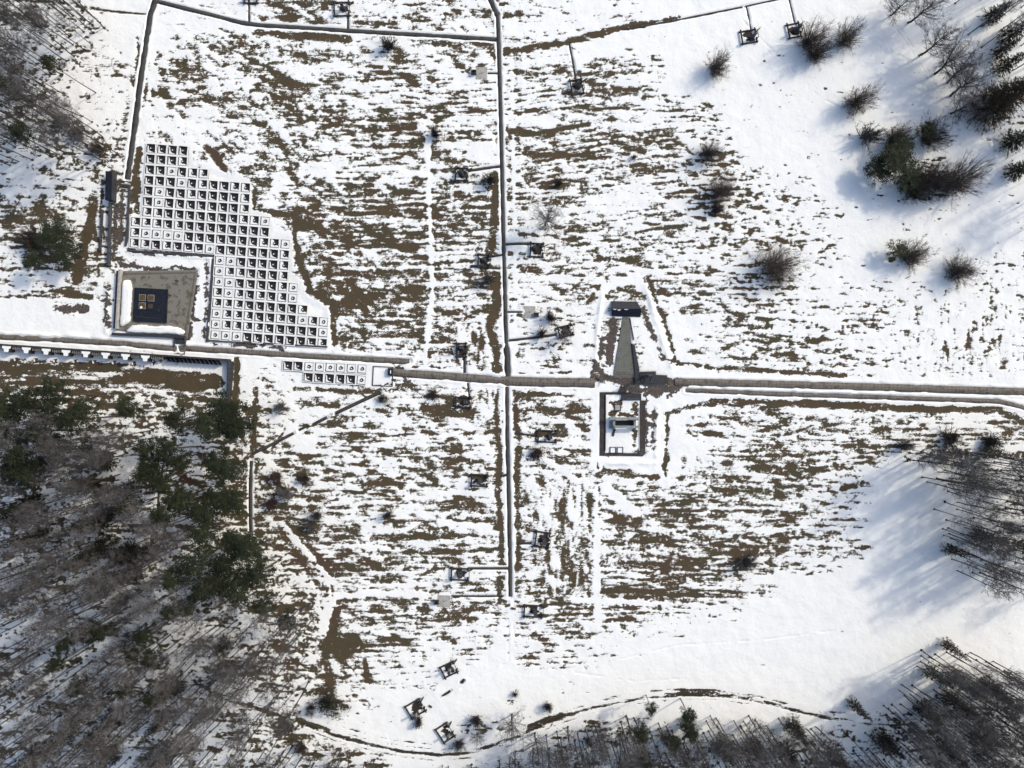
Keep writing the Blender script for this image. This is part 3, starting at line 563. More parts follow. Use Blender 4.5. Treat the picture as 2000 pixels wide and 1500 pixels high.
# ------------------------------------------------------------------ village graves: square kerbed plots with an urn
U = np.array((20.9, 1.62)); VV = np.array((-1.28, 20.72)); ORG = np.array((296.6, 290.4))
ROWS = [(0,"AAAA"),(0,"AAAC"),(0,"AABACC"),(0,"AAABACAACC"),(0,"ABAACAAAAC"),(0,"ABAAAAAAAC"),(0,"CCAAAAAAACCB"),(-1,"CCCACAAAAAAAA"),
        (-1,"CBBBBAAAAAAACCB"),(-1,"CCACAAABAAAAAAC"),(7,"BBAAAAC"),(7,"BCCAAAC"),(7,"BBAAAACB"),(7,"CBCACACB"),(7,"CCCAAAAAC"),(7,"BCCCAACABCB"),(7,"BCCCCAAAAAB"),(7,"BBBAAAAAAAC")]
ROT_G = -math.atan2(U[1], U[0])
def grave_proto(kind, r_):
    root = empty("grave_plot"); o_, i_, h = 1.00, 0.80, 0.30
    k = MB()
    for cx, cy, w, d in ((0, .92, 2.0, .16), (0, -.92, 2.0, .16), (-.92, 0, .16, 1.68), (.92, 0, .16, 1.68)): k.box(cx, cy, -0.1, h, w, d)
    k.build("kerb", M['kerb'], root)
    c = MB(); e = lambda: r_.uniform(-.035, .035)
    # snow lying on the kerb tops, thicker outside, thinned on the inner rim; left and bottom bared to mimic inner wall shade
    c.prism([(-1.09,.87+e()),(1.09,.87+e()),(1.09,1.09),(-1.09,1.09)], h+.003, h+.06)
    c.prism([(-1.09,-1.09),(1.09,-1.09),(1.09,-.95+e()*.5),(-1.09,-.95+e()*.5)], h+.003, h+.06)
    c.prism([(.89+e(),-.93),(1.09,-.93),(1.09,.835),(.89+e(),.835)], h+.003, h+.055)
    if kind == 'A':    # the left kerb is bare along a slanting strip
        c.prism([(-1.09,-.945),(-.96,-.945),(-1.0,.1),(-1.06,.835),(-1.09,.835)], h+.003, h+.05)
        if r_.random() < .6: c.prism([(-1.0,.835),(-.90,.835),(-.90,.15),(-.92,.15)], h+.003, h+.03)
    else: c.prism([(-1.09,-.945),(-.97+e()*.5,-.945),(-.97+e()*.5,.835),(-1.09,.835)], h+.003, h+.055)
    c.build("snow_cap", M['snow'], root)
    b = MB(); b.box(0, 0, -0.05, .07, 1.68, 1.68); b.build("grave_bed", M['gravebed'], root)
    u = MB(); u.lathe(.06, -.02, [(.17,.07),(.20,.12),(.27,.25),(.30,.36),(.25,.46),(.20,.48),(.19,.44),(.02,.43)], 12)
    ur = u.build("urn", M['urn'], root, True)
    sn = MB(); sn.lathe(.00, -.08, [(.13,.431),(.14,.455),(.08,.475),(.0001,.48)], 8); sn.build("snow_cap", M['snow'], ur, True)
    d = MB(); z = .073; e = lambda: r_.uniform(-.09, .09); t = .26 if kind != 'A' else .17
    if kind == 'A':    # wedge against the lower left corner
        a = r_.uniform(-.1, .1)
        d.prism([(-.79,-.79),(.55+a,-.79),(.30+a,-.70),(-.15+e(),-.60),(-.38+e(),-.40),(-.53+e(),.0),(-.66,.50+a),(-.79,.70+a)], z, t)
    elif kind == 'B':
        pts = [((.40+e()*.8)*math.cos(q)+.04, (.40+e()*.8)*math.sin(q)-.02) for q in np.linspace(0, 2*math.pi, 17)[:-1]]
        sq = [(.79 if math.cos(q) > .7071 else (-.79 if math.cos(q) < -.7071 else .79*math.cos(q)/abs(math.sin(q))),
               .79 if math.sin(q) > .7071 else (-.79 if math.sin(q) < -.7071 else .79*math.sin(q)/abs(math.cos(q)))) for q in np.linspace(0, 2*math.pi, 17)[:-1]]
        for q in range(16): d.prism([pts[q], sq[q], sq[(q+1)%16], pts[(q+1)%16]], z, t-.02)
    else:              # the sunny upper right corner has melted out
        d.prism([(-.79,-.79),(.79,-.79),(.70+e(),-.52+e()),(.36+e(),-.38+e()),(.10,-.50+e()),(-.20,-.44),(-.38,-.16)], z, t)
        d.prism([(-.79,-.787),(-.383,-.158),(-.38,.12),(-.22,.30+e()),(-.10+e(),.40),(-.22+e(),.60),(-.42+e(),.79),(-.79,.79)], z, t)
    d.build("snow_drift", M['snow'], root)
    return root
protos = {q: [grave_proto(q, random.Random(i*7+ord(q))) for i in range(5)] for q in "ABC"}
used = set(); STATE = {'A': "half-bare", 'B': "snow-filled", 'C': "partly melted"}
def put_grave(kind, p, label, group):
    t = random.randrange(5); pr = protos[kind][t]
    g = pr if (kind, t) not in used else copy_tree(pr)
    used.add((kind, t)); g.location = P(*p); g.rotation_euler = (0, 0, ROT_G+random.uniform(-.02, .02)); g.scale = (random.uniform(.975, 1.01), random.uniform(.975, 1.01), random.uniform(.85, 1.15))
    tag(g, label, "grave", group)
for r, (c0, s_) in enumerate(ROWS):
    for j, kd in enumerate(s_):
        p = ORG+(c0+j)*U+r*VV
        put_grave(kd, p, f"{STATE[kd]} square grave plot, {ORD[j+1]} from the left in the {ORD[r+1]} row from the top", "square village graves in the stepped field")
for r, (x0, y0, x1, y1, s_) in enumerate([(562.8, 713.9, 707.7, 720.3, "AABBBBBB"), (603, 736.6, 706.4, 742.2, "AAAAAB")]):
    for j, kd in enumerate(s_):
        t = j/(len(s_)-1)
        put_grave(kd, (x0+(x1-x0)*t, y0+(y1-y0)*t), f"{STATE[kd]} square grave plot, {ORD[j+1]} from the left in the {('upper', 'lower')[r]} row below the slab path", "square village graves in the short double row")

# large plot at the end of the double row
g = empty("large_grave_plot", P(748, 735), -.05); tag(g, "large snowy grave plot with a black block in one corner, right of the double row", "grave")
k = MB()
for cx, cy, w, d in ((0, 1.95, 4.2, .16), (0, -1.95, 4.2, .16), (-2.02, 0, .16, 3.74), (2.02, 0, .16, 3.74)): k.box(cx, cy, -.1, .22, w, d)
k.build("kerb", M['kerb'], g)
b = MB(); b.box(1.52, 1.0, -.1, .75, .85, 1.55); b.box(1.52, 1.0, .75, .95, .65, 1.3); b.build("block", M['navy'], g)
b = MB(); b.prism([(1.62,.6),(1.80,.7),(1.74,1.35),(1.60,1.3)], .953, 1.01); b.build("snow_cap", M['snow'], g)

# ------------------------------------------------------------------ log crowns of the burnt houses
for i, (px, py, a, b, deg, lab) in enumerate(FRAMES):
    rt = math.radians(deg); w, d = a*S, b*S; g = empty("log_ruin", P(px, py), rt)
    tag(g, f"square dark log ruin {lab}", "log ruin", "log ruins marking the burnt houses")
    rr = random.Random(i); q = .17
    for s_ in (1, -1):                                     # long logs crossing at the corners
        m_ = MB(); m_.tube((-w-.32, s_*d, .22+rr.uniform(-.02,.02)), (w+.32, s_*d, .22), q, q*.92, 10); m_.build("log", M['log'], g, False)
    m_ = MB(); m_.tube((-w, -d-.30, .47), (-w, d+.30, .47), q, q*.9, 10); m_.build("log", M['log'], g)
    gap = .55
    m_ = MB(); m_.tube((w, -d-.30, .47), (w, -gap+.1, .47), q, q*.95, 10); m_.tube((w, gap+.1, .47), (w, d+.30, .47), q, q*.9, 10); m_.build("log", M['log'], g)
    m_ = MB(); m_.box(w+.28, gap+.25, .0, .95, .14, .14); m_.box(w+.28, -gap-.05, .0, .95, .14, .14); m_.box(w+.28, .1, .88, .98, .10, 1.1); m_.build("gate_frame", M['log'], g)
    m_ = MB(); m_.prism([(w+.40, gap+.3), (w+1.1, gap+.65), (w+1.06, gap+.72), (w+.37, gap+.37)], .1, .85); m_.build("gate", M['log'], g)
    # chimney obelisk standing inside
    off = OBELISK[i]
    x0, y0 = P2(px, py); cx = x0+off[0]*math.cos(rt)-off[1]*math.sin(rt); cy = y0+off[0]*math.sin(rt)+off[1]*math.cos(rt)
    c = empty("chimney_obelisk", (cx, cy, 0), rt)
    tag(c, f"chimney obelisk in the log ruin {lab}", "obelisk", "chimney obelisks with bells")
    m_ = MB(); m_.box(0, 0, -.05, .45, 1.05, .9); m_.box(0, 0, .45, .7, .85, .72); m_.build("hearth", M['chimney'], c)
    m_ = MB(); m_.box(0, 0, .7, 2.0, .55, .48, 0, .86); m_.build("shaft", M['stele'] if i > 15 else M['chimney'], c)
    m_ = MB()
    for sx in (-1, 1): m_.box(sx*.20, 0, 2.0, 2.45, .10, .42)
    m_.box(0, 0, 2.45, 2.58, .58, .5); m_.build("cap", M['chimney'], c)
    m_ = MB(); m_.lathe(0, 0, [(.13,2.06),(.115,2.14),(.08,2.25),(.04,2.34),(.02,2.44)], 10); m_.build("bell", M['bell'], c, True)
    # bare trodden soil round the obelisk
# ------------------------------------------------------------------ concrete pads with a dark well block
for px, py, sx, sy, bx, by, lab in [(940.5,143.5,22,24,-15,0,"pale square concrete pad by the upper end of the long path"),
                           (1034,609.5,23,23,14,5,"grey square concrete pad between the long path and the dark bush"),
                           (867,1174,25,23,-14,1,"pale square concrete pad left of the long path's lower end")]:
    g = empty("well_pad", P(px, py), -.02); tag(g, lab, "concrete pad")
    m_ = MB(); m_.box(0, 0, -.05, .12, sx*S, sy*S); m_.build("slab", M['slab'], g)
    m_ = MB(); m_.box(.05, -.05, .12, .16, .28, .28); m_.build("hatch", M['stele'], g)
    m_ = MB(); cx, cy = bx*S, -by*S; w = .75
    for k_ in range(4):
        m_.box(cx, cy+w/2-.06, .02+k_*.2, .20+k_*.2, w+.3, .16); m_.box(cx, cy-w/2+.06, .02+k_*.2, .20+k_*.2, w+.3, .16)
        m_.box(cx-w/2+.06, cy, .06+k_*.2, .235+k_*.2, .15, w-.2); m_.box(cx+w/2-.06, cy, .06+k_*.2, .235+k_*.2, .15, w-.2)
    m_.build("well_curb", M['log'], g)

# ------------------------------------------------------------------ eternal flame plaza
def pxpoly(pts): return [P2(*p) for p in pts]
def shrink(poly, d):
    c = np.mean(np.array(poly), 0); return [tuple(c+(np.array(p)-c)*(1-d/np.linalg.norm(np.array(p)-c))) for p in poly]
M['plaza'] = pave_mat('plaza_paving', (0.225, 0.212, 0.182), (0.25, 0.236, 0.204), (0.15, 0.135, 0.115), 0.26, 0.26, 0.02, (0.115, 0.10, 0.075))
M['plaza_dark'] = pave_mat('plaza_paving_shaded', (0.15, 0.135, 0.11), (0.17, 0.15, 0.125), (0.08, 0.07, 0.06), 0.26, 0.26, 0.02, (0.09, 0.075, 0.06))  # darker copy of the plaza paving, painted shade for the step risers
def uv_top(o, rot=0.0):
    me = o.data; uvl = me.uv_layers.new(name="UVMap"); c, s_ = math.cos(rot), math.sin(rot)
    for l_ in me.loops:
        v = me.vertices[l_.vertex_index].co; uvl.data[l_.index].uv = (v.x*c+v.y*s_, -v.x*s_+v.y*c)
g = empty("memorial_plaza", (0,0,0)); tag(g, "beige stepped square plaza carrying the black flame slab", "plaza")
base = pxpoly([(231,530),(387,527),(366,662),(230,644)])
cx0, cy0 = P2(300, 593)
for k_, (d, z) in enumerate([(0, .10), (.42, .22), (.84, .34)]):
    c_ = np.array(base); pl = [base[0], (base[1][0]-d*.9, base[1][1]-d), (base[2][0]-d*.95, base[2][1]), base[3]]
    pl[0] = (pl[0][0], pl[0][1]-d)
    m_ = MB(); m_.prism(pl, -.1, z); o = m_.build("step" if k_ < 2 else "platform", M['plaza_dark'] if k_ == 1 else M['plaza'], g); uv_top(o, -.07)
m_ = MB(); m_.prism(pxpoly([(237.5,528),(241,528),(234.5,643),(231,643)]), .1, 1.15); m_.build("parapet", M['slab'], g)
m_ = MB(); m_.prism(pxpoly([(231.5,530),(236.5,530),(230,642),(225,642)]), -.05, .8); m_.build("wall", M['granite'], g)  # dark strip left of the parapet, painting its shaded face
m_ = MB(); m_.prism(pxpoly([(222,650),(364,656.5),(363.5,661),(221.5,655)]), -.05, .75); m_.build("retaining_wall", M['granite'], g)
g = empty("flame_slab", (0,0,0)); tag(g, "big black square granite slab with three brown earth squares", "memorial slab")
sq = pxpoly([(266,562.7),(330.4,566),(327.6,631),(263.3,627.6)])
m_ = MB(); m_.prism(sq, .30, .70); m_.build("slab", M['navy'], g)
def inset(px, py, w): return pxpoly([(px-w,py-w),(px+w,py-w+.5),(px+w-.4,py+w),(px-w-.4,py+w-.5)])
for i, (px, py) in enumerate([(282,582),(298.6,583),(281.6,597.8)]):
    m_ = MB(); m_.prism(inset(px, py, 6.4), .68, .715); f = m_.build("planter_rim", M['slab'], g)
    m_ = MB(); m_.prism(inset(px, py, 5.8), .69, .735); f2 = m_.build("planter", M['earth'], g)
m_ = MB(); m_.prism(pxpoly([(277.5,600),(281,598.5),(282,602.5),(278.5,604)]), .736, .80); m_.build("snow_patch", M['snow'], g)
m_ = MB(); m_.prism(inset(297.5, 598.8, 4.6), .70, .712); m_.build("flame_grate", M['bell'], g)
m_ = MB(); m_.box(*P2(313,607), .70, .86, .55, .5); m_.box(*P2(279,613), .70, .82, .3, .4); m_.box(*P2(288,611), .70, .76, .5, .2); m_.build("floral_tribute", M['wreath'], g)
m_ = MB(); m_.prism(pxpoly([(268,618),(317,622.5),(317,623.6),(268,619.2)]), .70, .708); m_.build("inscription_line", M['granite'], g)
def mound(name, pts, h, lab, cat):
    poly = np.array(pxpoly(pts)); c = poly.mean(0); rr = np.random.default_rng(len(pts)); rings = [(1.0, -.05), (.97, h*.45), (.86, h*.8), (.62, h), (.3, h*1.02)]
    N_ = 6*len(poly); dense = np.array([poly[i]+(poly[(i+1)%len(poly)]-poly[i])*t for i in range(len(poly)) for t in np.linspace(0, 1, 7)[:-1]])
    for _ in range(2): dense = (np.roll(dense,1,0)+2*dense+np.roll(dense,-1,0))/4
    dense += rr.normal(0, .05, dense.shape); m_ = MB(); vs_ = []; fs = []
    for s_, z in rings:
        # keep the pile long: pull towards its spine, not to one point
        q = c+(dense-c)*np.array([1-(1-s_)*.55 if abs(np.ptp(poly[:,0])) > np.ptp(poly[:,1]) else s_, 1-(1-s_)*.55 if np.ptp(poly[:,1]) > np.ptp(poly[:,0]) else s_])
        for p in q: vs_.append((p[0], p[1], z+rr.normal(0, .03)))
    for k_ in range(len(rings)-1):
        for i in range(N_): fs.append((k_*N_+i, k_*N_+(i+1)%N_, (k_+1)*N_+(i+1)%N_, (k_+1)*N_+i))
    a = sum(poly[i][0]*poly[(i+1)%len(poly)][1]-poly[(i+1)%len(poly)][0]*poly[i][1] for i in range(len(poly)))
    fs.append(tuple(range((len(rings)-1)*N_, len(rings)*N_)))
    if a < 0: fs = [f[::-1] for f in fs]
    m_.add(vs_, fs); return tag(m_.build(name, M['snow'], None, True), lab, cat)
o = mound("snow_pile", [(243,547),(257,548),(261,562),(259,590),(257,612),(257,628),(236,641),(239,600)], .55, "long shovelled snow pile along the left side of the plaza", "snow pile"); o.location.z = .34
o = mound("snow_pile", [(247,649),(260,635),(284,634),(300,638),(330,636),(354,640),(364,648),(358,655),(340,653),(290,652)], .6, "long shovelled snow pile along the lower side of the plaza", "snow pile"); o.location.z = .34
for px, py, h, lab in [(349.5,549.5,1.0,"small dark lamp bollard standing near the plaza's upper right corner"),(335.2,578,.8,"tiny dark bollard just right of the black flame slab")]:
    g = empty("bollard", P(px, py, .34)); tag(g, lab, "bollard")
    m_ = MB(); m_.lathe(0, 0, [(.16,0),(.10,.1),(.09,h-.15)], 10); m_.build("post", M['granite'], g)
    m_ = MB(); m_.lathe(0, 0, [(.12,h-.15),(.20,h-.08),(.16,h),(.02,h+.05)], 10); m_.build("lamp_head", M['granite'], g)
# porch between plaza and the slab path
g = empty("stair_block", P(352, 676)); tag(g, "dark stair opening joining plaza and slab path", "stairs")
m_ = MB(); m_.prism([tuple(np.array(P2(*p))-np.array(P2(352,676))) for p in ((341,674),(363,675.5),(362,693),(340,691.5))], -.1, .14); o = m_.build("landing", M['pave'], g); uv_top(o)
for k_ in range(4):
    m_ = MB(); m_.box((.1)*1, (.55+k_*.28), -.05, .30-.05*k_, 1.9, .24, -.05); m_.build("tread", M['granite'], g)
m_ = MB(); m_.box(-1.05, 1.0, -.1, .5, .22, 1.9, -.05); m_.box(1.2, 1.0, -.1, .5, .22, 1.9, -.05); m_.build("cheek_wall", M['chimney'], g)

# ------------------------------------------------------------------ black wall beside the upper path and kerb walls
g = empty("granite_stele", P(222, 367), 0); tag(g, "tall black granite wall panel left of the foot of the upper path", "monument wall")
m_ = MB(); m_.box(0, 0, -.1, 1.7, 1.35, 5.8, -.02); m_.build("panel", M['granite'], g)
m_ = MB(); m_.box(-.05, 0, 1.7, 1.76, 1.25, 5.7, -.02); m_.build("coping", M['navy'], g)
g = empty("garden_wall", (0,0,0)); tag(g, "low dark stone wall in broken snow left of the grave field", "wall")
m_ = MB(); m_.prism(pxpoly([(217,397),(220,397),(217,520),(213,520)]), -.1, .9); m_.build("wall", M['chimney'], g)
m_ = MB(); m_.prism(pxpoly([(200,410),(203,410),(199,490),(196,490)]), -.1, .6); m_.build("inner_wall", M['chimney'], g)
g = empty("garden_wall", (0,0,0)); tag(g, "low dark kerb wall along the left side of the grave field", "wall")
m_ = MB(); m_.prism(pxpoly([(253,362),(256,362),(251,470),(248,481),(245,481),(249,440)]), -.1, .42); m_.build("wall", M['kerb'], g)
g = empty("garden_wall", (0,0,0)); tag(g, "stepped dark kerb wall between the plaza and the grave field", "wall")
m_ = MB(); m_.prism(pxpoly([(250,488),(420,498),(420,503),(250,491)]), -.1, .35); m_.prism(pxpoly([(415,505),(420,505),(408,668),(403,668)]), -.1, .34); m_.build("wall", M['kerb'], g)
g = empty("garden_wall", (0,0,0)); tag(g, "low dark kerb wall below the last row of graves", "wall")
m_ = MB(); m_.prism(pxpoly([(404,664),(640,676),(640,679.5),(404,666.5)]), -.1, .38); m_.build("wall", M['kerb'], g)
g = empty("snowy_steps", P(247, 362), -.1); tag(g, "small set of snowy steps at the foot of the upper path", "steps")
for k_ in range(4):
    m_ = MB(); m_.box(-.1, .75-k_*.5, .0, .16, 1.9, .2); m_.build("step", M['slab'] if k_ % 2 else M['chimney'], g)

# ------------------------------------------------------------------ memorial wall with fins and niches
A0 = np.array(P2(-45, 673.0)); A1 = np.array(P2(452, 706.5)); Ld = np.linalg.norm(A1-A0); T_ = (A1-A0)/Ld; N_ = np.array((-T_[1], T_[0])); ang = math.atan2(T_[1], T_[0])
g = empty("memorial_wall", (A0[0], A0[1], 0), ang); tag(g, "long dark memorial wall with fins and snow-topped niches", "wall")
def at_px(px): return float(np.dot(np.array(P2(px, 673+(px+45)*33.5/497))-A0, T_))
WH = 1.9
m_ = MB(); m_.box(Ld/2, .22, -.1, WH, Ld, .22); m_.build("back_wall", M['granite'], g)
m_ = MB(); m_.box(Ld/2, .42, -.1, .35, Ld, .18); m_.build("plinth", M['chimney'], g)
nich = [-11.3+38.2*k_ for k_ in range(9)]
for px in nich:
    x = at_px(px); nb = MB()
    nb.prism([(x-.92,.1),(x-.86,-.38),(x-.55,-.52),(x-.42,-1.15),(x+.42,-1.15),(x+.50,-.52),(x+.82,-.38),(x+.90,.1)], .5, WH+.02)
    nb.box(x, -.55, -.1, .5, .8, 1.1); no = nb.build("niche", M['granite'], g)
    sc = MB(); sc.prism([(x-.88,.08),(x-.84,-.36),(x-.52,-.50),(x-.38,-1.10),(x+.36,-1.10),(x+.46,-.50),(x+.78,-.36),(x+.85,.08)], WH+.023, WH+.14); sc.build("snow_cap", M['snow'], no)
for i in range(9):
    for k_ in range(6):
        px = nich[i]+10.5+k_*4.0; x = at_px(px)
        if px > 334: continue
        m_ = MB(); m_.box(x, -.20, -.1, WH-.12, .09, .62); m_.build("fin", M['stele'], g)
for k_ in range(13):
    px = 332+k_*8.2; x = at_px(px)
    m_ = MB(); m_.prism([(x-.30,.10),(x-.22,.10),(x+.42,-.85),(x+.34,-.85)], -.1, WH-.3); m_.build("slanted_fin", M['granite'], g)
g = empty("memorial_wall", (0,0,0)); tag(g, "dark return wall running down from the memorial wall's right end", "wall")
m_ = MB(); m_.prism(pxpoly([(450,705),(458,706),(451,796),(447,796)]), -.1, 1.5); m_.build("wall", M['granite'], g)
m_ = MB(); m_.prism(pxpoly([(451.5,707),(457,707.5),(450.5,795),(448.5,795)]), 1.5, 1.56); m_.build("coping", M['chimney'], g)
for i, px in enumerate(nich[1:]):
    x, y = P2(px+6.5, 701+i*1.25); gg = empty("boundary_stone", (x, y, 0), .1)
    tag(gg, f"small dark stone with a snow cap before the memorial wall, {ORD[i+1]} from the left", "stone", "stones before the memorial wall")
    m_ = MB(); m_.prism([(-.4,-.1),(-.1,-.45),(.25,-.1),(.42,.25),(-.3,.25)], -.05, .30); m_.build("stone", M['kerb'], gg)
    m_ = MB(); m_.box(-.28, -.16, .30, .37, .28, .5, .1); m_.build("snow_cap", M['snow'], gg)

# ------------------------------------------------------------------ fallen barn roof monument, ramp, granite blocks, statue
g = empty("roof_monument", (0,0,0)); tag(g, "folded black granite roof slab lying at the head of the ramp", "monument")
def slab4(pts, t=.16):
    m_ = MB(); m_.add([(x, y, z-t) for x, y, z in pts]+[(x, y, z) for x, y, z in pts], [(0,1,2,3),(7,6,5,4),(0,4,5,1),(1,5,6,2),(2,6,7,3),(3,7,4,0)]); return m_
def q3(px, py, z): k_ = (H-z)/H; x, y = P2(px, py); return (x*k_, y*k_, z)
m_ = slab4([q3(1194.5,588,.25), q3(1244,589,.25), q3(1252.5,603,1.35), q3(1194.5,603,1.35)][::-1]); m_.build("roof_slope", M['granite'], g)
m_ = slab4([q3(1194.5,603.2,1.34), q3(1253.2,603.2,1.34), q3(1251,619,.3), q3(1194.5,617,.3)][::-1]); m_.build("lower_slope", M['navy'], g)  # darker granite paints the slope turned away from the sun
m_ = MB(); m_.prism([tuple(q3(*p, 0)[:2]) for p in ((1196,590),(1243,591),(1250,603),(1249,616),(1196,615))], -.1, .22); m_.build("plinth", M['granite'], g)
m_ = MB()
for p in ([(1197,603.4),(1204,603.4),(1203,605.6),(1198,604.8)], [(1206,604.3),(1213.5,603.8),(1210,607),(1207,606.6)], [(1219,603.6),(1228,604),(1224,605.6),(1220,605)]):
    m_.add([q3(x, y, 1.36-(y-603.2)*.067) for x, y in p]+[q3(x, y, 1.42-(y-603.2)*.067) for x, y in p], [(0,1,2,3),(7,6,5,4),(0,4,5,1),(1,5,6,2),(2,6,7,3),(3,7,4,0)])
m_.build("snow_patch", M['snow'], g)
g = empty("paved_ramp", (0,0,0)); tag(g, "grey paved wedge-shaped ramp narrowing towards the black roof", "ramp")
m_ = MB(); m_.prism(pxpoly([(1216.2,619),(1228.2,619),(1238,728),(1199.3,728)]), -.1, [.20,.20,.34,.34]); o = m_.build("paving", pave_mat('ramp_paving', (0.17,0.17,0.15), (0.19,0.19,0.17), (0.105,0.105,0.09), .33, .33, .03, (0.125,0.125,0.10)), g); uv_top(o)
for k_ in range(3):
    y0 = 728.6+k_*3.3; m_ = MB(); m_.prism(pxpoly([(1199.2-k_*.3,y0),(1238,y0),(1238.2,y0+2.7),(1198.8-k_*.3,y0+2.7)]), -.1, .26-.07*k_); o = m_.build("step", o.data.materials[0], g); uv_top(o)
m_ = MB(); m_.prism([P2(1229,621),P2(1230.5,621),P2(1238.5,664),P2(1236.5,664)], -.1, .3); m_.build("edge_kerb", M['granite'], g)
g = empty("granite_terrace", (0,0,0)); tag(g, "black granite terrace bending round the foot of the ramp", "terrace")
m_ = MB(); m_.prism(pxpoly([(1233.5,671),(1238.5,674.5),(1248.5,725),(1239.3,726)]), -.1, .55); m_.build("wing", M['granite'], g)
m_ = MB(); m_.prism(pxpoly([(1239.3,726.3),(1280,725.3),(1280,749.5),(1239.3,749.2)]), -.1, .50); m_.build("plinth", M['granite'], g)
m_ = MB(); m_.prism(pxpoly([(1280.3,732),(1302,733),(1301,750),(1280.3,749.6)]), -.1, .42); m_.build("low_block", M['granite'], g)
m_ = MB(); m_.prism(pxpoly([(1240,749.8),(1302,750.4),(1302,751.6),(1240,751)]), -.1, .12); m_.build("edge_kerb", M['marble'], g)

def statue(px, py, z):
    """standing man holding a boy across his arms, bronze"""
    sk = [(0,0,2.95),(0,.02,3.6),(0,.03,4.35),(0,.0,4.85),(0,-.05,5.15),(0,-.12,5.55),          # pelvis .. head
          (.3,0,2.75),(.34,.05,1.55),(.36,.1,.2),(.36,-.25,.1),(-.3,0,2.75),(-.34,-.15,1.55),(-.36,-.05,.2),(-.36,-.4,.1),
          (.62,.0,4.55),(.85,-.1,3.75),(.55,-.75,3.45),(.35,-.95,3.45),(-.62,.0,4.55),(-.85,-.1,3.75),(-.55,-.75,3.45),(-.35,-.95,3.45)]
    ed = [(0,1),(1,2),(2,3),(3,4),(4,5),(0,6),(6,7),(7,8),(8,9),(0,10),(10,11),(11,12),(12,13),(3,14),(14,15),(15,16),(16,17),(3,18),(18,19),(19,20),(20,21)]
    ra = [.42,.38,.46,.38,.17,.29,.28,.2,.15,.14,.28,.2,.15,.14,.2,.15,.12,.1,.2,.15,.12,.1]
    me = bpy.data.meshes.new("body"); me.from_pydata([(x, y, z_) for x, y, z_ in sk], ed, []); me.update()
    o = link("body", me, M['bronze']); md = o.modifiers.new("skin", 'SKIN'); o.modifiers.new("sub", 'SUBSURF').levels = 1; o.modifiers["sub"].render_levels = 1
    for i, r in enumerate(ra): me.skin_vertices[0].data[i].radius = (r, r)
    me.skin_vertices[0].data[0].use_root = True
    root = empty("statue", P(px, py, z), .2); o.parent = root
    b = [(-.95,-1.0,3.75),(-.45,-1.0,3.7),(.0,-1.0,3.66),(.4,-1.0,3.75),(.62,-1.0,3.95),(-1.05,-1.15,3.1),(-1.1,-1.2,2.5),(-.2,-1.15,3.3),(.1,-1.35,3.1),(.35,-1.2,3.3),(.45,-1.3,2.9)]
    eb = [(0,1),(1,2),(2,3),(3,4),(0,5),(5,6),(1,7),(2,9),(9,10),(7,8)]; rb = [.17,.2,.22,.12,.2,.12,.09,.1,.08,.1,.07]
    me2 = bpy.data.meshes.new("carried_boy"); me2.from_pydata(b, eb, []); me2.update(); o2 = link("carried_boy", me2, M['bronze'], root); o2.modifiers.new("skin", 'SKIN')
    for i, r in enumerate(rb): me2.skin_vertices[0].data[i].radius = (r, r)
    me2.skin_vertices[0].data[1].use_root = True
    m_ = MB(); m_.box(0, -.2, -.02, .12, 1.5, 1.7); m_.build("base", M['bronze'], root)
    return tag(root, "dark bronze statue of a man carrying a boy on the granite terrace", "statue")
statue(1256.5, 735, .5)

# ------------------------------------------------------------------ walled yard with the marble gateway
g = empty("yard_walk", (0,0,0)); tag(g, "dark stone walk framing the snowy rectangular yard below the crossing", "walk")
M['yard'] = mottled('dark_yard_paving', (0.036, 0.032, 0.032), (0.062, 0.052, 0.048), 2.2, 0.85, (0.075, 0.064, 0.058))
for i, pl in enumerate([[(1171,766),(1181.8,766),(1181.8,884.8),(1171,884.8)], [(1249.5,782),(1260.3,782),(1260.3,884.8),(1249.5,884.8)], [(1171,885),(1260.3,885),(1260.3,886),(1255,891.5),(1171,890)], [(1182,765.7),(1252,766.6),(1252,767.8),(1212,767.8),(1212,770.6),(1182,770.6)]]):
    m_ = MB(); m_.prism(pxpoly(pl), -.1, .06+.004*i); m_.build("walk_slab", M['yard'], g)
m_ = MB(); m_.prism(pxpoly([(1181.9,771),(1183.3,771),(1182.6,880),(1181.2,880)]), -.05, .28); m_.build("kerb", M['granite'], g)
m_ = MB(); m_.prism(pxpoly([(1248,796),(1249.3,796),(1248.6,880),(1247.3,880)]), -.05, .14); m_.build("kerb", M['slab'], g)
m_ = MB(); m_.prism(pxpoly([(1182,885),(1192,884),(1192,880),(1194,884),(1216,884.5),(1224,885),(1244,884.8),(1249,880),(1249.3,885.2),(1182,885.2)]), -.05, .13); m_.build("rim", M['yard'], g)
g = empty("granite_tablet", P(1232.5, 775), -.005); tag(g, "black rectangular granite tablet at the top of the walled yard", "tablet")
m_ = MB(); m_.box(0, 0, -.1, .32, 4.1, 1.4); m_.build("tablet", M['granite'], g)
m_ = MB(); m_.box(.25, -.42, .32, .335, 2.4, .05); m_.build("inscription_line", M['stele'], g)
g = empty("memorial_gateway", (0,0,0)); tag(g, "grey marble gateway of two long beams over a dark wreath bed", "monument")
for x0, x1, y0, y1, z0, z1, nm in [(1190,1247,815.3,819.9,1.2,1.75,"beam"),(1200,1247,831.5,836,1.2,1.75,"beam")]:
    m_ = MB(); m_.prism([q3(x0,y0,z1)[:2], q3(x1,y0,z1)[:2], q3(x1,y1,z1)[:2], q3(x0,y1,z1)[:2]], z0, z1); m_.build(nm, M['marble'], g)
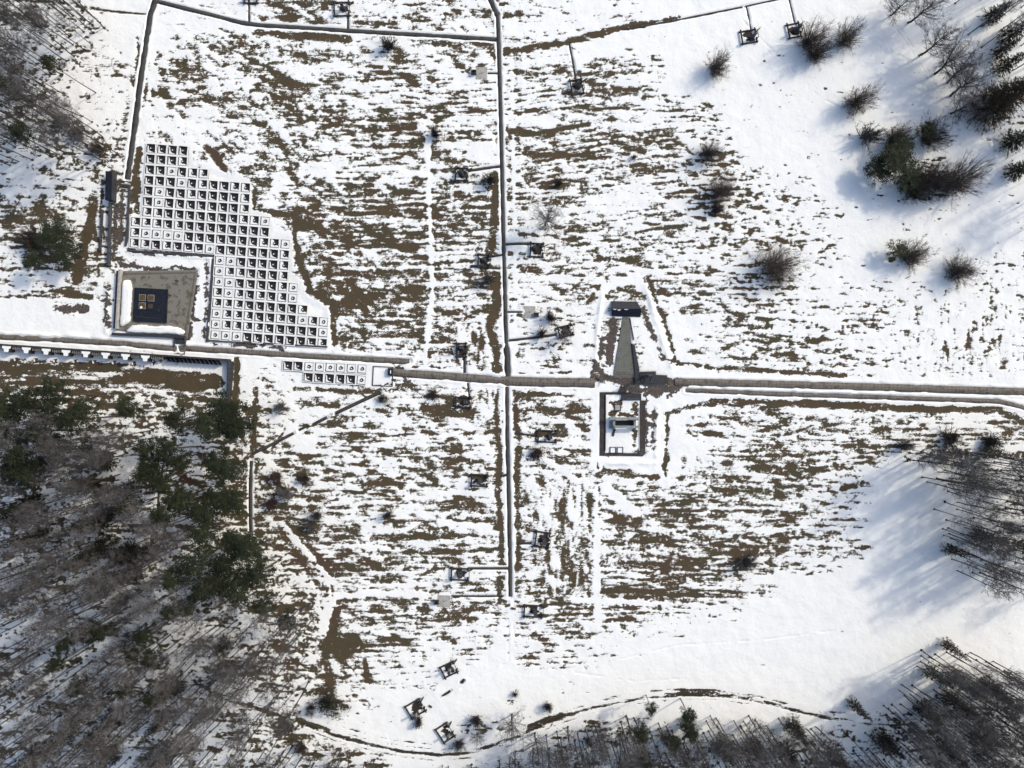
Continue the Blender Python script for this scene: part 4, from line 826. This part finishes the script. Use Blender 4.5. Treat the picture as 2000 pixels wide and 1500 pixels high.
for x0, x1, y0, y1, z1 in [(1195.6,1200,812,838,1.17),(1236.5,1240.5,812,838,1.17)]:
    m_ = MB(); m_.prism(pxpoly([(x0,y0),(x1,y0),(x1,y1),(x0,y1)]), -.1, z1); m_.build("pillar", M['marble'], g)
m_ = MB(); m_.prism(pxpoly([(1190,822),(1195.3,822),(1195.3,836),(1189.5,836)]), -.1, .45); m_.build("side_slab", M['marble'], g)
m_ = MB(); m_.prism(pxpoly([(1200.4,820.6),(1236,820.6),(1236,831),(1200.4,831)]), -.05, .18); m_.build("wreath_bed", M['wreath'], g)
g = empty("well", P(1206, 796), .0); tag(g, "small grey square well cover in brown turf inside the yard", "well")
m_ = MB(); m_.box(0, 0, -.05, .25, 1.0, 1.0); m_.build("cover", M['slab'], g)
m_ = MB()
for cx, cy, w, d in ((0,.60,1.4,.2),(0,-.60,1.4,.2),(-.60,0,.2,1.0),(.60,0,.2,1.0)): m_.box(cx, cy, -.05, .2, w, d)
m_.build("rim", M['kerb'], g)
for px, lab in ((1197, "snow-filled square stone frame at the yard's lower edge, left one"), (1211, "square stone frame of trodden snow at the yard's lower edge, right one")):
    g = empty("stone_box", P(px, 879)); tag(g, lab, "stone box")
    m_ = MB()
    for cx, cy, w, d in ((0,.59,1.24,.12),(0,-.59,1.24,.12),(-.56,0,.12,1.06),(.56,0,.12,1.06)): m_.box(cx, cy, -.05, .26, w, d)
    m_.build("rim", M['granite'], g)
    m_ = MB(); m_.box(0, 0, -.05, .16, .98, 1.04); m_.build("snow_fill", M['snow'], g)
g = empty("fir_garland", P(1198.5, 845), -.28); tag(g, "short green fir garland lying on snow below the marble gateway", "garland")
m_ = MB(); r_ = random.Random(3)
for k_ in range(90):
    y = r_.uniform(-.75, .75); m_.box(r_.gauss(0,.13), y, .05, .05+r_.uniform(.06,.2), r_.uniform(.03,.06), r_.uniform(.12,.25), r_.uniform(-1.2,1.2))
m_.build("sprigs", M['evergreen'], g)
# dark planks / stones lying by the spur walks
for px, py, L, w, rz, lab in [(872,1354,1.7,.42,.5,"dark log lying on clean snow between two tilted log ruins"),(905,1329,.9,.6,1.0,"dark round-ended log stub beside the tilted frame"),(841,1379,.7,.4,-.6,"small dark log stub right of the leftmost tilted frame"),(1014,1061.5,.5,.3,.1,"dark stub at the end of the short plank by the long path"),(1003,1188,.9,.45,-.2,"small dark stub where the long path meets deep snow"),(986,928,.9,.55,.3,"dark stone block at the left rim of the long path")]:
    m_ = MB(); c_, s_ = math.cos(rz), math.sin(rz); x, y = P2(px, py)
    m_.tube((x-L/2*c_, y-L/2*s_, .2), (x+L/2*c_, y+L/2*s_, .2), w/2, w/2*.85, 9); tag(m_.build("log_stub", M['log']), lab, "log")
# ------------------------------------------------------------------ vegetation
class TB:
    """all-quad tree mesh builder: tapered tubes and flat strips"""
    def __init__(s): s.V = []; s.Q = []; s.n = 0
    def tubes(s, p0, p1, r0, r1, n=4):
        p0 = np.atleast_2d(p0); p1 = np.atleast_2d(p1); k = len(p0); d = p1-p0; d = d/np.maximum(np.linalg.norm(d, axis=1), 1e-6)[:, None]
        a = np.where(np.abs(d[:, 2:3]) < .9, np.array([[0,0,1.0]]), np.array([[1.0,0,0]])); u = np.cross(d, a); u /= np.linalg.norm(u, axis=1)[:, None]; w = np.cross(d, u)
        r0 = np.broadcast_to(r0, k); r1 = np.broadcast_to(r1, k); V = []
        for p, r in ((p0, r0), (p1, r1)):
            for i in range(n):
                t = 2*math.pi*i/n; V.append(p+(u*math.cos(t)+w*math.sin(t))*r[:, None])
        V = np.stack(V, 1); b = s.n+np.arange(k)[:, None]*2*n
        for i in range(n): s.Q.append(np.concatenate([b+i, b+(i+1)%n, b+n+(i+1)%n, b+n+i], 1))
        s.V.append(V.reshape(-1, 3)); s.n += k*2*n
    def strips(s, p0, p1, w, rg):
        k = len(p0); d = p1-p0; r = rg.standard_normal((k, 3)); u = np.cross(d, r); u /= np.maximum(np.linalg.norm(u, axis=1), 1e-6)[:, None]
        w = np.broadcast_to(w, k)[:, None]/2
        s.V.append(np.stack([p0-u*w, p0+u*w, p1+u*w*.45, p1-u*w*.45], 1).reshape(-1, 3)); s.Q.append(s.n+np.arange(4*k).reshape(k, 4)); s.n += 4*k
    def leaves(s, c, size, rg, flat=0.0, asp=.5):
        k = len(c); u = rg.standard_normal((k, 3)); u[:, 2] *= 1-flat; u /= np.linalg.norm(u, axis=1)[:, None]; r = rg.standard_normal((k, 3)); v = np.cross(u, r); v /= np.linalg.norm(v, axis=1)[:, None]
        sz = (size*rg.uniform(.6, 1.3, k))[:, None]; a = u*sz/2; b = v*sz*asp/2
        s.V.append(np.stack([c-a, c+b, c+a, c-b], 1).reshape(-1, 3)); s.Q.append(s.n+np.arange(4*k).reshape(k, 4)); s.n += 4*k
    def arrays(s): return np.concatenate(s.V), np.concatenate(s.Q)
def unit(v): return v/np.maximum(np.linalg.norm(v, axis=-1, keepdims=True), 1e-6)
def grow(rg, P0, D0, L, npr, lo, hi, spread, lscale, up=.12):
    """npr side shoots from each segment"""
    k = len(P0); t = rg.uniform(lo, hi, (k, npr)); st = P0[:, None]+D0[:, None]*(L[:, None]*t)[..., None]
    d = unit(D0[:, None]+spread*rg.standard_normal((k, npr, 3))+np.array([0,0,up])); l = L[:, None]*lscale*rg.uniform(.6, 1.15, (k, npr))*(1.15-.55*t)
    return st.reshape(-1, 3), d.reshape(-1, 3), l.ravel()
def leafless(seed, h, rc, fork, nl, twigs=3, tr=None, wt=1.0, wob=.02, subs=4):
    rg = np.random.default_rng(seed); tr = tr or h*.0054; T = TB(); K = TB()
    z = np.linspace(0, h*.97, 9); x = np.cumsum(rg.normal(0, wob*h/8, 9)); y = np.cumsum(rg.normal(0, wob*h/8, 9)); x -= x[0]; y -= y[0]
    C_ = np.stack([x, y, z], 1); r = tr*(1-.9*(z/h))+.012
    T.tubes(C_[:-1], C_[1:], r[:-1], r[1:], 6)
    t = np.sort(rg.uniform(fork, .96, nl)); az = np.arange(nl)*2.4+rg.uniform(0, .8, nl); zz = t*h*.97
    B = np.stack([np.interp(zz, z, x), np.interp(zz, z, y), zz], 1)
    q = (t-fork)/(1-fork); prof = np.sin(np.pi*np.clip(.22+.75*q, 0, 1))**.7; L = rc*prof*rg.uniform(.75, 1.15, nl)*1.15
    el = np.radians(rg.uniform(28, 55, nl)+18*q); D = np.stack([np.cos(az)*np.cos(el), np.sin(az)*np.cos(el), np.sin(el)], 1)
    mid = B+D*(L*.5)[:, None]; D2 = unit(D+np.array([0,0,.25])); end = mid+D2*(L*.5)[:, None]; rl = np.minimum(tr*.42, .018+L*.011)
    T.tubes(B, mid, rl, rl*.65, 4); T.tubes(mid, end, rl*.65, rl*.25, 4)
    P1, D1, L1 = grow(rg, np.concatenate([B, mid]), np.concatenate([D, D2]), np.concatenate([L*.5, L*.5]), subs, .1, 1., .6, 1.0)
    K.tubes(P1, P1+D1*L1[:, None], .016, .007, 3)
    P2_, D2_, L2 = grow(rg, P1, D1, L1, 4, .15, 1., .65, .75)
    K.strips(P2_, P2_+D2_*L2[:, None], .024*wt, rg)
    P3, D3, L3 = grow(rg, P2_, D2_, L2, twigs, .1, 1., .7, .8)
    K.strips(P3, P3+D3*L3[:, None], .018*wt, rg)
    return T.arrays(), K.arrays()
def bush(seed, r, h, ns, twigs=3, w=.02):
    rg = np.random.default_rng(seed); K = TB(); az = rg.uniform(0, 6.283, ns); el = np.radians(rg.uniform(25, 88, ns))
    D = np.stack([np.cos(az)*np.cos(el), np.sin(az)*np.cos(el), np.sin(el)], 1); Ls = 1/np.sqrt((np.cos(el)/r)**2+(np.sin(el)/h)**2)*rg.uniform(.7, 1.08, ns)
    B = np.stack([rg.normal(0, .16*r, ns), rg.normal(0, .16*r, ns), np.zeros(ns)], 1)
    K.tubes(B, B+D*(Ls*.6)[:, None], .03, .014, 3); e = B+D*(Ls*.6)[:, None]; D2 = unit(D+.15*rg.standard_normal((ns, 3))+np.array([0,0,.1])); K.tubes(e, e+D2*(Ls*.4)[:, None], .014, .006, 3)
    P1, D1, L1 = grow(rg, np.concatenate([B, e]), np.concatenate([D, D2]), np.concatenate([Ls*.6, Ls*.4]), 5, .2, 1., .45, .7)
    K.strips(P1, P1+D1*L1[:, None], w*1.2, rg); P2_, D2_, L2 = grow(rg, P1, D1, L1, twigs, .1, 1., .6, .7); K.strips(P2_, P2_+D2_*L2[:, None], w*.85, rg)
    return K.arrays()
def opengrown(seed, r, h, ns=84, twigs=5):
    rg = np.random.default_rng(seed); T = TB(); k = 9; az = np.arange(k)*2.4+rg.uniform(0,1,k); el = np.radians(rg.uniform(48, 86, k))
    T.tubes(np.array([[0,0,0.]]), np.array([[0,0,.5]]), .17, .15, 7); D = np.stack([np.cos(az)*np.cos(el), np.sin(az)*np.cos(el), np.sin(el)], 1)
    B = np.tile(np.array([[0,0,.35]]), (k,1)); L = rg.uniform(.35, .5, k)*h*np.clip(1.0, 0, 1); m_ = B+D*L[:,None]; T.tubes(B, m_, .075, .045, 5)
    D2 = unit(D+.12*rg.standard_normal((k,3))); T.tubes(m_, m_+D2*(L*.8)[:,None], .045, .015, 4)
    return T.arrays(), bush(seed+1, r, h, ns, twigs, .025)
def pine(seed, h, rc, crown0, nc, per, size=.30):
    rg = np.random.default_rng(seed); T = TB(); K = TB(); z = np.linspace(0, h*.93, 7); x = np.cumsum(rg.normal(0, .012*h/6, 7)); y = np.cumsum(rg.normal(0, .012*h/6, 7)); x -= x[0]; y -= y[0]
    C_ = np.stack([x, y, z], 1); r = h*.010*(1-.8*z/h)+.02; T.tubes(C_[:-1], C_[1:], r[:-1], r[1:], 6)
    t = crown0+(1-crown0)*np.sqrt(np.linspace(0.02, .98, nc)); az = np.arange(nc)*2.4+rg.uniform(0, 1, nc); q = (t-crown0)/(1-crown0)
    L = rc*np.sin(np.pi*np.clip(.25+.68*q, 0, 1))**.8*rg.uniform(.45, 1.1, nc); B = np.stack([np.interp(t*h, z, x), np.interp(t*h, z, y), t*h*.95], 1)
    E = B+np.stack([np.cos(az)*L, np.sin(az)*L, L*.28+rg.normal(0, .12, nc)], 1); T.tubes(B, E, .05, .018, 4)
    for k in range(nc):
        s_ = rg.uniform(.42, .85)*rc*.42; n_ = int(per*rg.uniform(.6, 1.3))
        c = E[k]+rg.standard_normal((n_, 3))*np.array([s_, s_, s_*.42])*.52; K.leaves(c, size, rg, .35, .42)
        c = B[k]+(E[k]-B[k])*rg.uniform(.4, 1, (n_//4, 1))+rg.standard_normal((n_//4, 3))*.16; K.leaves(c, size, rg, .2, .42)
    return T.arrays(), K.arrays()
def spruce(seed, h, rc, per=9, base=.08, dens=1.0):
    rg = np.random.default_rng(seed); T = TB(); K = TB(); T.tubes(np.array([[0,0,0.]]), np.array([[0,0,h*.98]]), h*.010+.03, .015, 6)
    nw = int(h*2.4*dens); B, E = [], []
    for i in range(nw):
        q = i/nw; z = h*(base+(1-base)*q)*.99; L = rc*(1-q)**.85+.12; m_ = max(4, int(per*(1-.5*q)))
        a = rg.uniform(0, 6.28)+np.arange(m_)*6.283/m_+rg.normal(0, .2, m_); l = L*rg.uniform(.72, 1.1, m_)
        B.append(np.stack([0*a, 0*a, 0*a+z], 1)); E.append(np.stack([np.cos(a)*l, np.sin(a)*l, z-l*.25+rg.normal(0, .06, m_)], 1))
    B = np.concatenate(B); E = np.concatenate(E); K.tubes(B, E, .02, .006, 3)
    L = np.linalg.norm(E-B, axis=1); D = unit(E-B); P1, D1, L1 = grow(rg, B, D, L, 8, .2, 1.0, .5, .30, -.12)
    L1 = np.clip(L1, .15, .7); K.strips(P1, P1+D1*L1[:, None], .12, rg); K.strips(P1, P1+unit(D1+.5*rg.standard_normal(D1.shape))*L1[:, None], .10, rg)
    return T.arrays(), K.arrays()
def mk(name, arr): return quad_mesh(name, arr[0], arr[1])
def tree_proto(name, parts, mats):
    root = empty(name, (0,0,-500)); 
    for (nm, arr), mt in zip(parts, mats): link(nm, mk(nm, arr), M[mt], root)
    return root
ALLP = []
def protos_of(name, arrs, mats):
    o = []
    for a in arrs: o.append([tree_proto(name, list(zip(("trunk", "crown"), a)), mats), a, False])
    ALLP.extend(o); return o
def place(pr, px, py, sc, label, cat, group=None, rz=None, tilt=0.04, z=0.0, name=None):
    root = pr[0] if not pr[2] else copy_tree(pr[0]); pr[2] = True
    root.location = P(px, py, z); root.scale = (sc, sc, sc) if np.isscalar(sc) else sc
    root.rotation_euler = (random.gauss(0, tilt), random.gauss(0, tilt), random.uniform(0, 6.28) if rz is None else rz)
    return tag(root, label, cat, group)
WOOD_A = [leafless(100+i, 18, 1.8+.25*(i % 3), .42+.04*(i % 4), 22+2*(i % 3), 2, wt=1.15) for i in range(7)]
WOOD_L = [leafless(100+i, 18, 2.0+.25*(i % 3), .40+.04*(i % 4), 20, 1, subs=3, wt=1.2) for i in range(7)]
WOOD_A += [leafless(150+i, 18, 2.3, .15, 26, 2, wt=1.0, tr=.11) for i in range(3)]
WOOD_L += [leafless(150+i, 18, 2.5, .15, 22, 1, subs=3, wt=1.1, tr=.11) for i in range(3)]
wood_p = protos_of("bare_tree", WOOD_A, ("bark", "twig"))
OPEN_A = [opengrown(200+10*i, 2.9, 7) for i in range(5)]
open_p = protos_of("open_grown_tree", OPEN_A, ("bark", "twig_dark"))
THIN_A = [leafless(230+i, 7, 3.0, .14, 18, 5, tr=.14, wob=.06) for i in range(3)]
thin_p = protos_of("sparse_tree", THIN_A, ("bark", "twig"))
PINE_A = [pine(300+i, 17, 2.5+.2*(i % 2), .58, 34, 95, .32) for i in range(5)]
pine_p = protos_of("pine_tree", PINE_A, ("pine_bark", "pine"))
SPR_A = [spruce(400+i, 13, 2.2) for i in range(4)]
spr_p = protos_of("spruce_tree", SPR_A, ("bark", "spruce"))
BR_A = [spruce(450, 16, 5.2, 16, .04, 1.5)]
br_p = protos_of("brown_conifer", BR_A, ("bark", "spruce_brown"))
bush_m = {k: [mk("bush", bush(500+10*j+i, 1.0, h, 60, tw, .019)) for i in range(2)] for j, (k, h, tw) in enumerate((('dark', 1.0, 5), ('twig', 1.1, 3), ('red', .8, 4)))}
jun_m = TB(); rgj = np.random.default_rng(9)
for k in range(34):
    c0 = rgj.standard_normal(3)*np.array([.5,.36,.18])+np.array([0,0,.32]); jun_m.leaves(c0+rgj.standard_normal((70,3))*.17, .13, rgj, 0, .35)
jun_m = mk("juniper", jun_m.arrays())
def put_bush(kind, cx, cy, rpx, h, label, sq=1.0, cat="bush"):
    """cx, cy, rpx as the crown appears; the foot is found on the ground below it"""
    k_ = (H-h*.45)/H; bx, by = 1000+(cx-1000)*k_, 750+(cy-750)*k_; r = rpx*S*k_
    me = jun_m if kind == 'juniper' else bush_m[kind][random.randrange(2)]
    o = bpy.data.objects.new("juniper_bush" if kind == 'juniper' else "leafless_bush", me); C.objects.link(o)
    if not me.materials: me.materials.append(M[{'dark':'twig_dark','twig':'twig','red':'twig_red','juniper':'spruce'}[kind]])
    o.location = P(bx, by); o.scale = (r*random.uniform(.9, 1.15), r*sq*(random.uniform(.7, 1.05) if sq == 1 else 1), h); o.rotation_euler = (random.gauss(0, .12), random.gauss(0, .12), random.uniform(0, 6.28) if sq == 1 else 0)
    return tag(o, label, cat)
def foot(cx, cy, h, f=.6): k_ = (H-h*f)/H; return 1000+(cx-1000)*k_, 750+(cy-750)*k_

# --- single bushes on the open field
for b in [("dark",757,88,21,2.6,"round dark leafless bush below the north path"),("dark",848,262,17,2.4,"dark leafless bush right of the worn turf at upper centre"),("dark",957,352,20,2.4,"dense brown bush touching the long upright path"),
 ("dark",1093,357,13,1.6,"low dark bush in stubble right of the upper long path"),("twig",1240,306,9,1.2,"tiny leafless bush alone in the striped stubble"),("dark",1075,622,19,2.6,"dark sprawling bush beside the grey concrete pad"),
 ("dark",1058,652,17,2.0,"dark low bush overhanging the log ruin's spur path"),("red",1050,882,27,2.0,"wide reddish leafless bush below a log ruin"),("dark",757,1008,15,2.0,"small dark bush in the lower left field"),
 ("twig",1458,1098,26,2.6,"leafless bush at the lower right end of the stubble"),("twig",548,795,19,2.0,"pale wispy bush left of the diagonal plank walk"),("dark",735,762,0.1,.3,""),
 ("red",540,930,24,2.2,"reddish wispy bush at the left field edge, upper of the cluster"),("twig",556,965,26,2.4,"grey wispy bush at the left field edge, middle of the cluster"),("red",530,985,24,2.2,"grey-brown bush at the left field edge by the wood"),("dark",595,935,18,1.8,"low dark bush right of the field-edge cluster"),
 ("dark",618,1008,18,1.8,"low dark bush above the striped track"),("twig",606,1028,18,1.8,"wispy bush beside the striped track"),("dark",931,1408,20,2.4,"dark dense bush right of the lowest log ruin"),("dark",818,1412,15,1.8,"dark low bush below the leftmost tilted log ruin"),
 ("twig",897,1455,17,2.4,"pale fine-twigged bush below the lowest log ruin"),("dark",1070,1384,14,2.2,"dark upright bush above the wet part of the track"),("twig",955,545,18,2.2,"pale wispy bush on the brown verge left of the long path"),
 ("dark",1005,1358,8,1.4,"small dark bush above the track's dip"),("dark",780,800,1,.3,""),("dark",845,770,22,.9,"flat brown bush below the slab path"),("dark",1400,408,17,2.0,"lower dark bush of the pair at the stubble's right edge"),
 ("twig",1150,1450,16,2.2,"leafless bush on the brown mound below the track"),("dark",560,1420,18,2.0,"dark bush by the track near the left wood"),("dark",590,1462,20,2.0,"dark bush in litter below the track"),("dark",60,470,38,3.0,"wide brown leafless bush in the clearing at far left"),
 ("dark",150,260,22,2.4,"dark bush in shaded snow left of the upper path"),("dark",190,290,22,2.4,"dark bush near the black granite wall panel"),("twig",120,235,26,2.6,"grey bush at the edge of the upper left wood"),
 ("dark",1860,860,30,2.2,"dark scrub at the top of the right-hand wood"),("dark",1940,862,28,2.2,"dark scrub at the far right below the brown verge"),("twig",1770,872,20,2.6,"leafless bush at the corner of the right-hand wood"),
 ("twig",1700,262,33,3.6,"twiggy bush left of the pines in the snowfield"),("dark",1738,285,20,2.4,"dark thicket bush below the field pines")]:
    if b[-1]: put_bush(*b)
put_bush("juniper", 748, 780, 17, 1.5, "dark evergreen mound at the upper end of the diagonal plank walk", .7)
put_bush("juniper", 643, 1376, 30, 3.4, "large dark green evergreen mound above the track", .95)
put_bush("juniper", 604, 1388, 14, 2.6, "small dark evergreen beside the track, left of the large mound", 1.0)
put_bush("juniper", 1003, 455, 0.2, .2, "tiny") if False else None

# --- open grown trees: apparent crown centre, radius px, height
for kind, cx, cy, rp, h, lab in [("o",1405,122,27,6,"rounded leafless tree alone on the snow, right of the steep plank walk"),("o",1594,62,30,8,"leafless tree beside the log ruin, upper of the joined pair"),("o",1607,92,26,7,"leafless tree beside the log ruin, lower of the joined pair"),
 ("o",1662,64,27,6.5,"dense leafless tree right of the pair by the log ruin"),("o",1690,184,30,7,"leafless tree standing by itself on open snow above the pine clump"),("o",1392,293,25,5,"leafless tree at the right edge of the stubble, upper one"),("o",1413,368,30,5.5,"leafless tree at the right edge of the stubble, lower one"),
 ("o",1520,518,44,6.5,"widest leafless tree, in mid snowfield above the double path"),("o",1792,498,32,5.5,"leafless tree sharing its clump with a dark evergreen"),("o",1886,528,36,5.5,"leafless tree rightmost on the open snowfield"),("o",1762,258,24,6,"leafless tree behind the field pines"),
 ("o",1836,256,30,8,"leafless tree at the right end of the field pines"),("o",1815,342,36,8,"leafless tree right of the large field pine"),("o",1848,340,36,9,"leafless tree in the middle of the long tree clump"),("o",1893,345,40,9.5,"leafless tree at the right tip of the long tree clump"),("o",1800,368,30,6.5,"leafless tree at the lower side of the tree clump"),
 ("t",1765,5,34,8,"sparse tree cut by the top edge, left one"),("t",1802,18,38,8.5,"sparse spreading tree at the top edge, right one"),("t",1826,84,40,8,"sparse tree first in the slanting row near the right wood"),("t",1856,122,42,8.5,"sparse tree second in the slanting row near the right wood"),
 ("t",1882,140,40,8.5,"sparse tree third in the slanting row near the right wood"),("t",1886,168,38,8,"sparse tree fourth in the slanting row near the right wood"),("t",1884,205,36,7.5,"sparse tree last in the slanting row near the right wood"),
 ("t",1068,430,34,8,"thin leaning tree above the log ruin right of the long path"),("t",1000,1415,30,7.5,"leafless tree above the track's dip"),("t",1047,1458,36,9,"twiggy tree with a fan crown just below the track"),("t",930,1440,18,5,"slim leafless tree below the dark bush"),
 ("t",1100,655,20,4,"thin tree leaning over the log ruin by the dark bush"),("t",1235,1098,0.1,1,"")]:
    if not lab: continue
    fx_, fy_ = foot(cx, cy, h); r = rp*S
    pr = (open_p if kind == "o" else thin_p); pr = pr[random.randrange(len(pr))]
    place(pr, fx_, fy_, (r/2.55*random.uniform(.9, 1.12), r/2.55*random.uniform(.85, 1.05), h/7), lab, "leafless tree", None)
# --- field conifers and the big brown one
for pl, cx, cy, rp, h, lab in [(pine_p,1745,312,30,6,"largest dark green pine in the field tree clump"),(pine_p,1712,332,22,4.5,"low pine at the left of the field tree clump"),(pine_p,1772,348,26,5.5,"pine at the foot of the field tree clump"),(pine_p,1808,256,16,6.5,"small bright pine in the upper row of the tree clump"),
 (pine_p,1760,285,20,5,"small pine above the largest field pine"),(pine_p,1752,490,17,3.5,"dark evergreen sharing a clump with a leafless tree on the snow")]:
    fx_, fy_ = foot(cx, cy, h, .7); place(pl[random.randrange(len(pl))], fx_, fy_, (rp*S/2.15, rp*S/2.15, h/17), lab, "pine")
place(br_p[0], 1921, 215, (1.0,1.0,1.0), "huge dense brown conifer cut by the right edge", "conifer", None, .4, 0.01)

# --- woods
CONIF = {"left wood": [(435,800,24),(455,818,28),(405,835,24),(350,812,20),(300,905,20),(330,885,18),(292,880,16),(355,905,16),(318,935,18),(288,935,16),(345,975,18),(318,1005,18),(365,985,17),(248,990,18),(400,1000,22),(425,905,20),(450,920,22),(430,965,24),(455,985,22),(405,1045,24),(460,1060,24),(380,1095,22),(440,1100,24),(495,1075,24),(425,1140,24),(465,1150,22),(350,1130,18),(510,1120,20),(30,795,30),(60,780,24),(15,845,28),(45,885,24),(95,800,20),(110,775,20),(65,920,18),(128,1250,14),(186,1240,17),(205,1232,15),(122,1288,14),(282,1250,14),(345,1195,13),(300,1290,15),(150,1342,15),(292,1362,14),(355,1180,15),(270,1280,14),(240,1345,14),(520,1180,16),(560,1215,16),(465,840,22),(480,1130,18),(395,1165,18),(140,820,22),(170,800,18),(240,800,18),(75,850,22),(25,930,20),(100,860,18)],
 "lower wood below the track": [(1250,1435,18),(1275,1388,10),(1345,1395,14),(1352,1432,14),(1316,1452,14),(1250,1480,12)],
 "upper left wood": [(45,255,18),(8,168,14),(100,120,12)], "clearing at far left": [(112,455,26),(130,490,24),(62,512,18),(90,470,18)]}
SPRUCE = {"left wood": [(172,1030,17),(195,905,20),(80,900,18),(165,950,20),(40,985,20),(150,880,14),(230,1095,14),(20,1010,20),(250,1125,20),(140,1030,14),(190,1165,12),(430,1265,14),(340,1355,14),(300,1420,16),(200,1420,20),(120,1440,20),(430,1315,14),(310,1490,20),(55,1490,22),(240,1075,16),(280,1075,14),(185,1075,22),(215,1000,20),(235,960,16),(60,1050,18),(150,1100,16),(385,1410,12),(205,1490,16)],
 "lower wood below the track": [(1310,1455,12),(1345,1425,14),(1420,1470,16),(1478,1465,16),(1265,1500,14),(1560,1430,18)],
 "lower right wood": [(1816,1395,17),(1870,1375,18),(1905,1400,16),(1945,1345,14),(1737,1460,22),(1862,1472,16),(1932,1440,14),(1680,1388,12),(1865,1268,12),(1830,1320,14),(1880,1335,16),(1545,1478,18),(1640,1490,16),(1960,1360,14)],
 "right wood": [(1925,1050,18),(1870,1080,12),(1940,885,14),(1875,888,12)], "upper right wood": [(1950,22,18),(1975,120,18),(1990,270,22),(1965,95,14),(1995,330,20),(1985,60,20)]}
conif_pts = []
def side(x, y, wn_):
    a = [("beside a neighbour", "near")]
    return ""
def spot(x, y):
    v = "upper" if y < 400 else ("upper middle" if y < 750 else ("lower middle" if y < 1150 else "lower"))
    return v
def nth(i): return ORD[i] if i < len(ORD) else None
for wn_, lst in CONIF.items():
    for i, (cx, cy, rp) in enumerate(sorted(lst, key=lambda q: q[0])):
        h = random.uniform(14, 18) if rp < 26 else random.uniform(11, 14)
        if wn_ == "clearing at far left": h = 6
        elif wn_.startswith("lower wood"): h = 8.5
        elif cx > 395: h = random.uniform(9, 12)
        fx_, fy_ = foot(cx, cy, h, .8); conif_pts.append((fx_, fy_)); sz = "broad" if rp >= 22 else ("small" if rp < 15 else "mid-sized")
        rp *= 1.10 if wn_ == 'left wood' and cx > 270 else 1.02
        place(pine_p[random.randrange(5)], fx_, fy_, (rp*S/2.15, rp*S/2.15, h/17), f"{sz} green pine crown in the {wn_}", "pine", f"pines of the {wn_}")
for wn_, lst in SPRUCE.items():
    for i, (cx, cy, rp) in enumerate(sorted(lst, key=lambda q: q[0])):
        h = random.uniform(9, 14) if "left wood" in wn_ else random.uniform(7, 10)
        fx_, fy_ = foot(cx, cy, h, .4); sz = "broad" if rp >= 20 else ("slender" if rp < 15 else "mid-sized")
        place(spr_p[random.randrange(4)], fx_, fy_, (rp*S/2.0, rp*S/2.0, h/13), f"{sz} dark spruce among bare trees in the {wn_}", "spruce", f"spruces of the {wn_}")
LOOK = [("straight", 0.02), ("slightly leaning", .05)]
rest = []
TR_MAX = 296
for i, (vis, wi, x, y, h, t) in enumerate(cand):
    wn_ = WOODS[wi][0]; k_ = h/18; sc = ((.25+.78*k_)*random.uniform(.85, 1.2)*(1.25 if wi == 2 else 1.0),)*2+(k_,)
    if i < TR_MAX and vis > 0:
        big = "tall" if h > WOODS[wi][4]*1.05 else ("short" if h < WOODS[wi][4]*.93 else "slim")
        zn = ("upper" if y < (min(p[1] for p in WOODS[wi][1])+max(p[1] for p in WOODS[wi][1]))/2 else "lower")+(" left" if x < (min(p[0] for p in WOODS[wi][1])+max(p[0] for p in WOODS[wi][1]))/2 else " right")
        place(wood_p[t], x, y, sc, f"{big} bare grey tree in the {zn} part of the {wn_}", "bare tree", f"bare trees of the {wn_}")
    else: rest.append((x, y, sc, t))
for nm, kk, mt, lab in (("wood_trunks", 0, 'bark', "remaining bare trunks filling the woods"), ("wood_twigs", 1, 'twig', "remaining grey twig haze filling the woods")):
    Vs, Qs, o_ = [], [], 0; rr = np.random.default_rng(77)
    for x, y, sc, t in rest:
        V_, Q_ = WOOD_L[t][kk]; a = rr.uniform(0, 6.28); c_, s_ = math.cos(a), math.sin(a)
        W = V_*np.array(sc); W = np.stack([W[:,0]*c_-W[:,1]*s_, W[:,0]*s_+W[:,1]*c_, W[:,2]], 1); lx, ly = random.Random(int(x*7+y)).gauss(0,.03), random.Random(int(x+y*5)).gauss(0,.03)
        W[:,0] += W[:,2]*lx+(x-1000)*S; W[:,1] += W[:,2]*ly+(750-y)*S
        Vs.append(W); Qs.append(Q_+o_); o_ += len(W)
    o = link(nm, quad_mesh(nm, np.concatenate(Vs), np.concatenate(Qs)), M[mt]); o['kind'] = 'stuff'; o['label'] = lab
# trim the unused prototypes
for pr in ALLP:
    if not pr[2]:
        for ch in list(pr[0].children): bpy.data.objects.remove(ch)
        bpy.data.objects.remove(pr[0])
for q in protos.values():
    for pr in q:
        if 'label' not in pr:
            for ch in list(pr.children_recursive): bpy.data.objects.remove(ch)
            bpy.data.objects.remove(pr)
print("trees", len(cand), "rest", len(rest), "objects", len(bpy.data.objects))
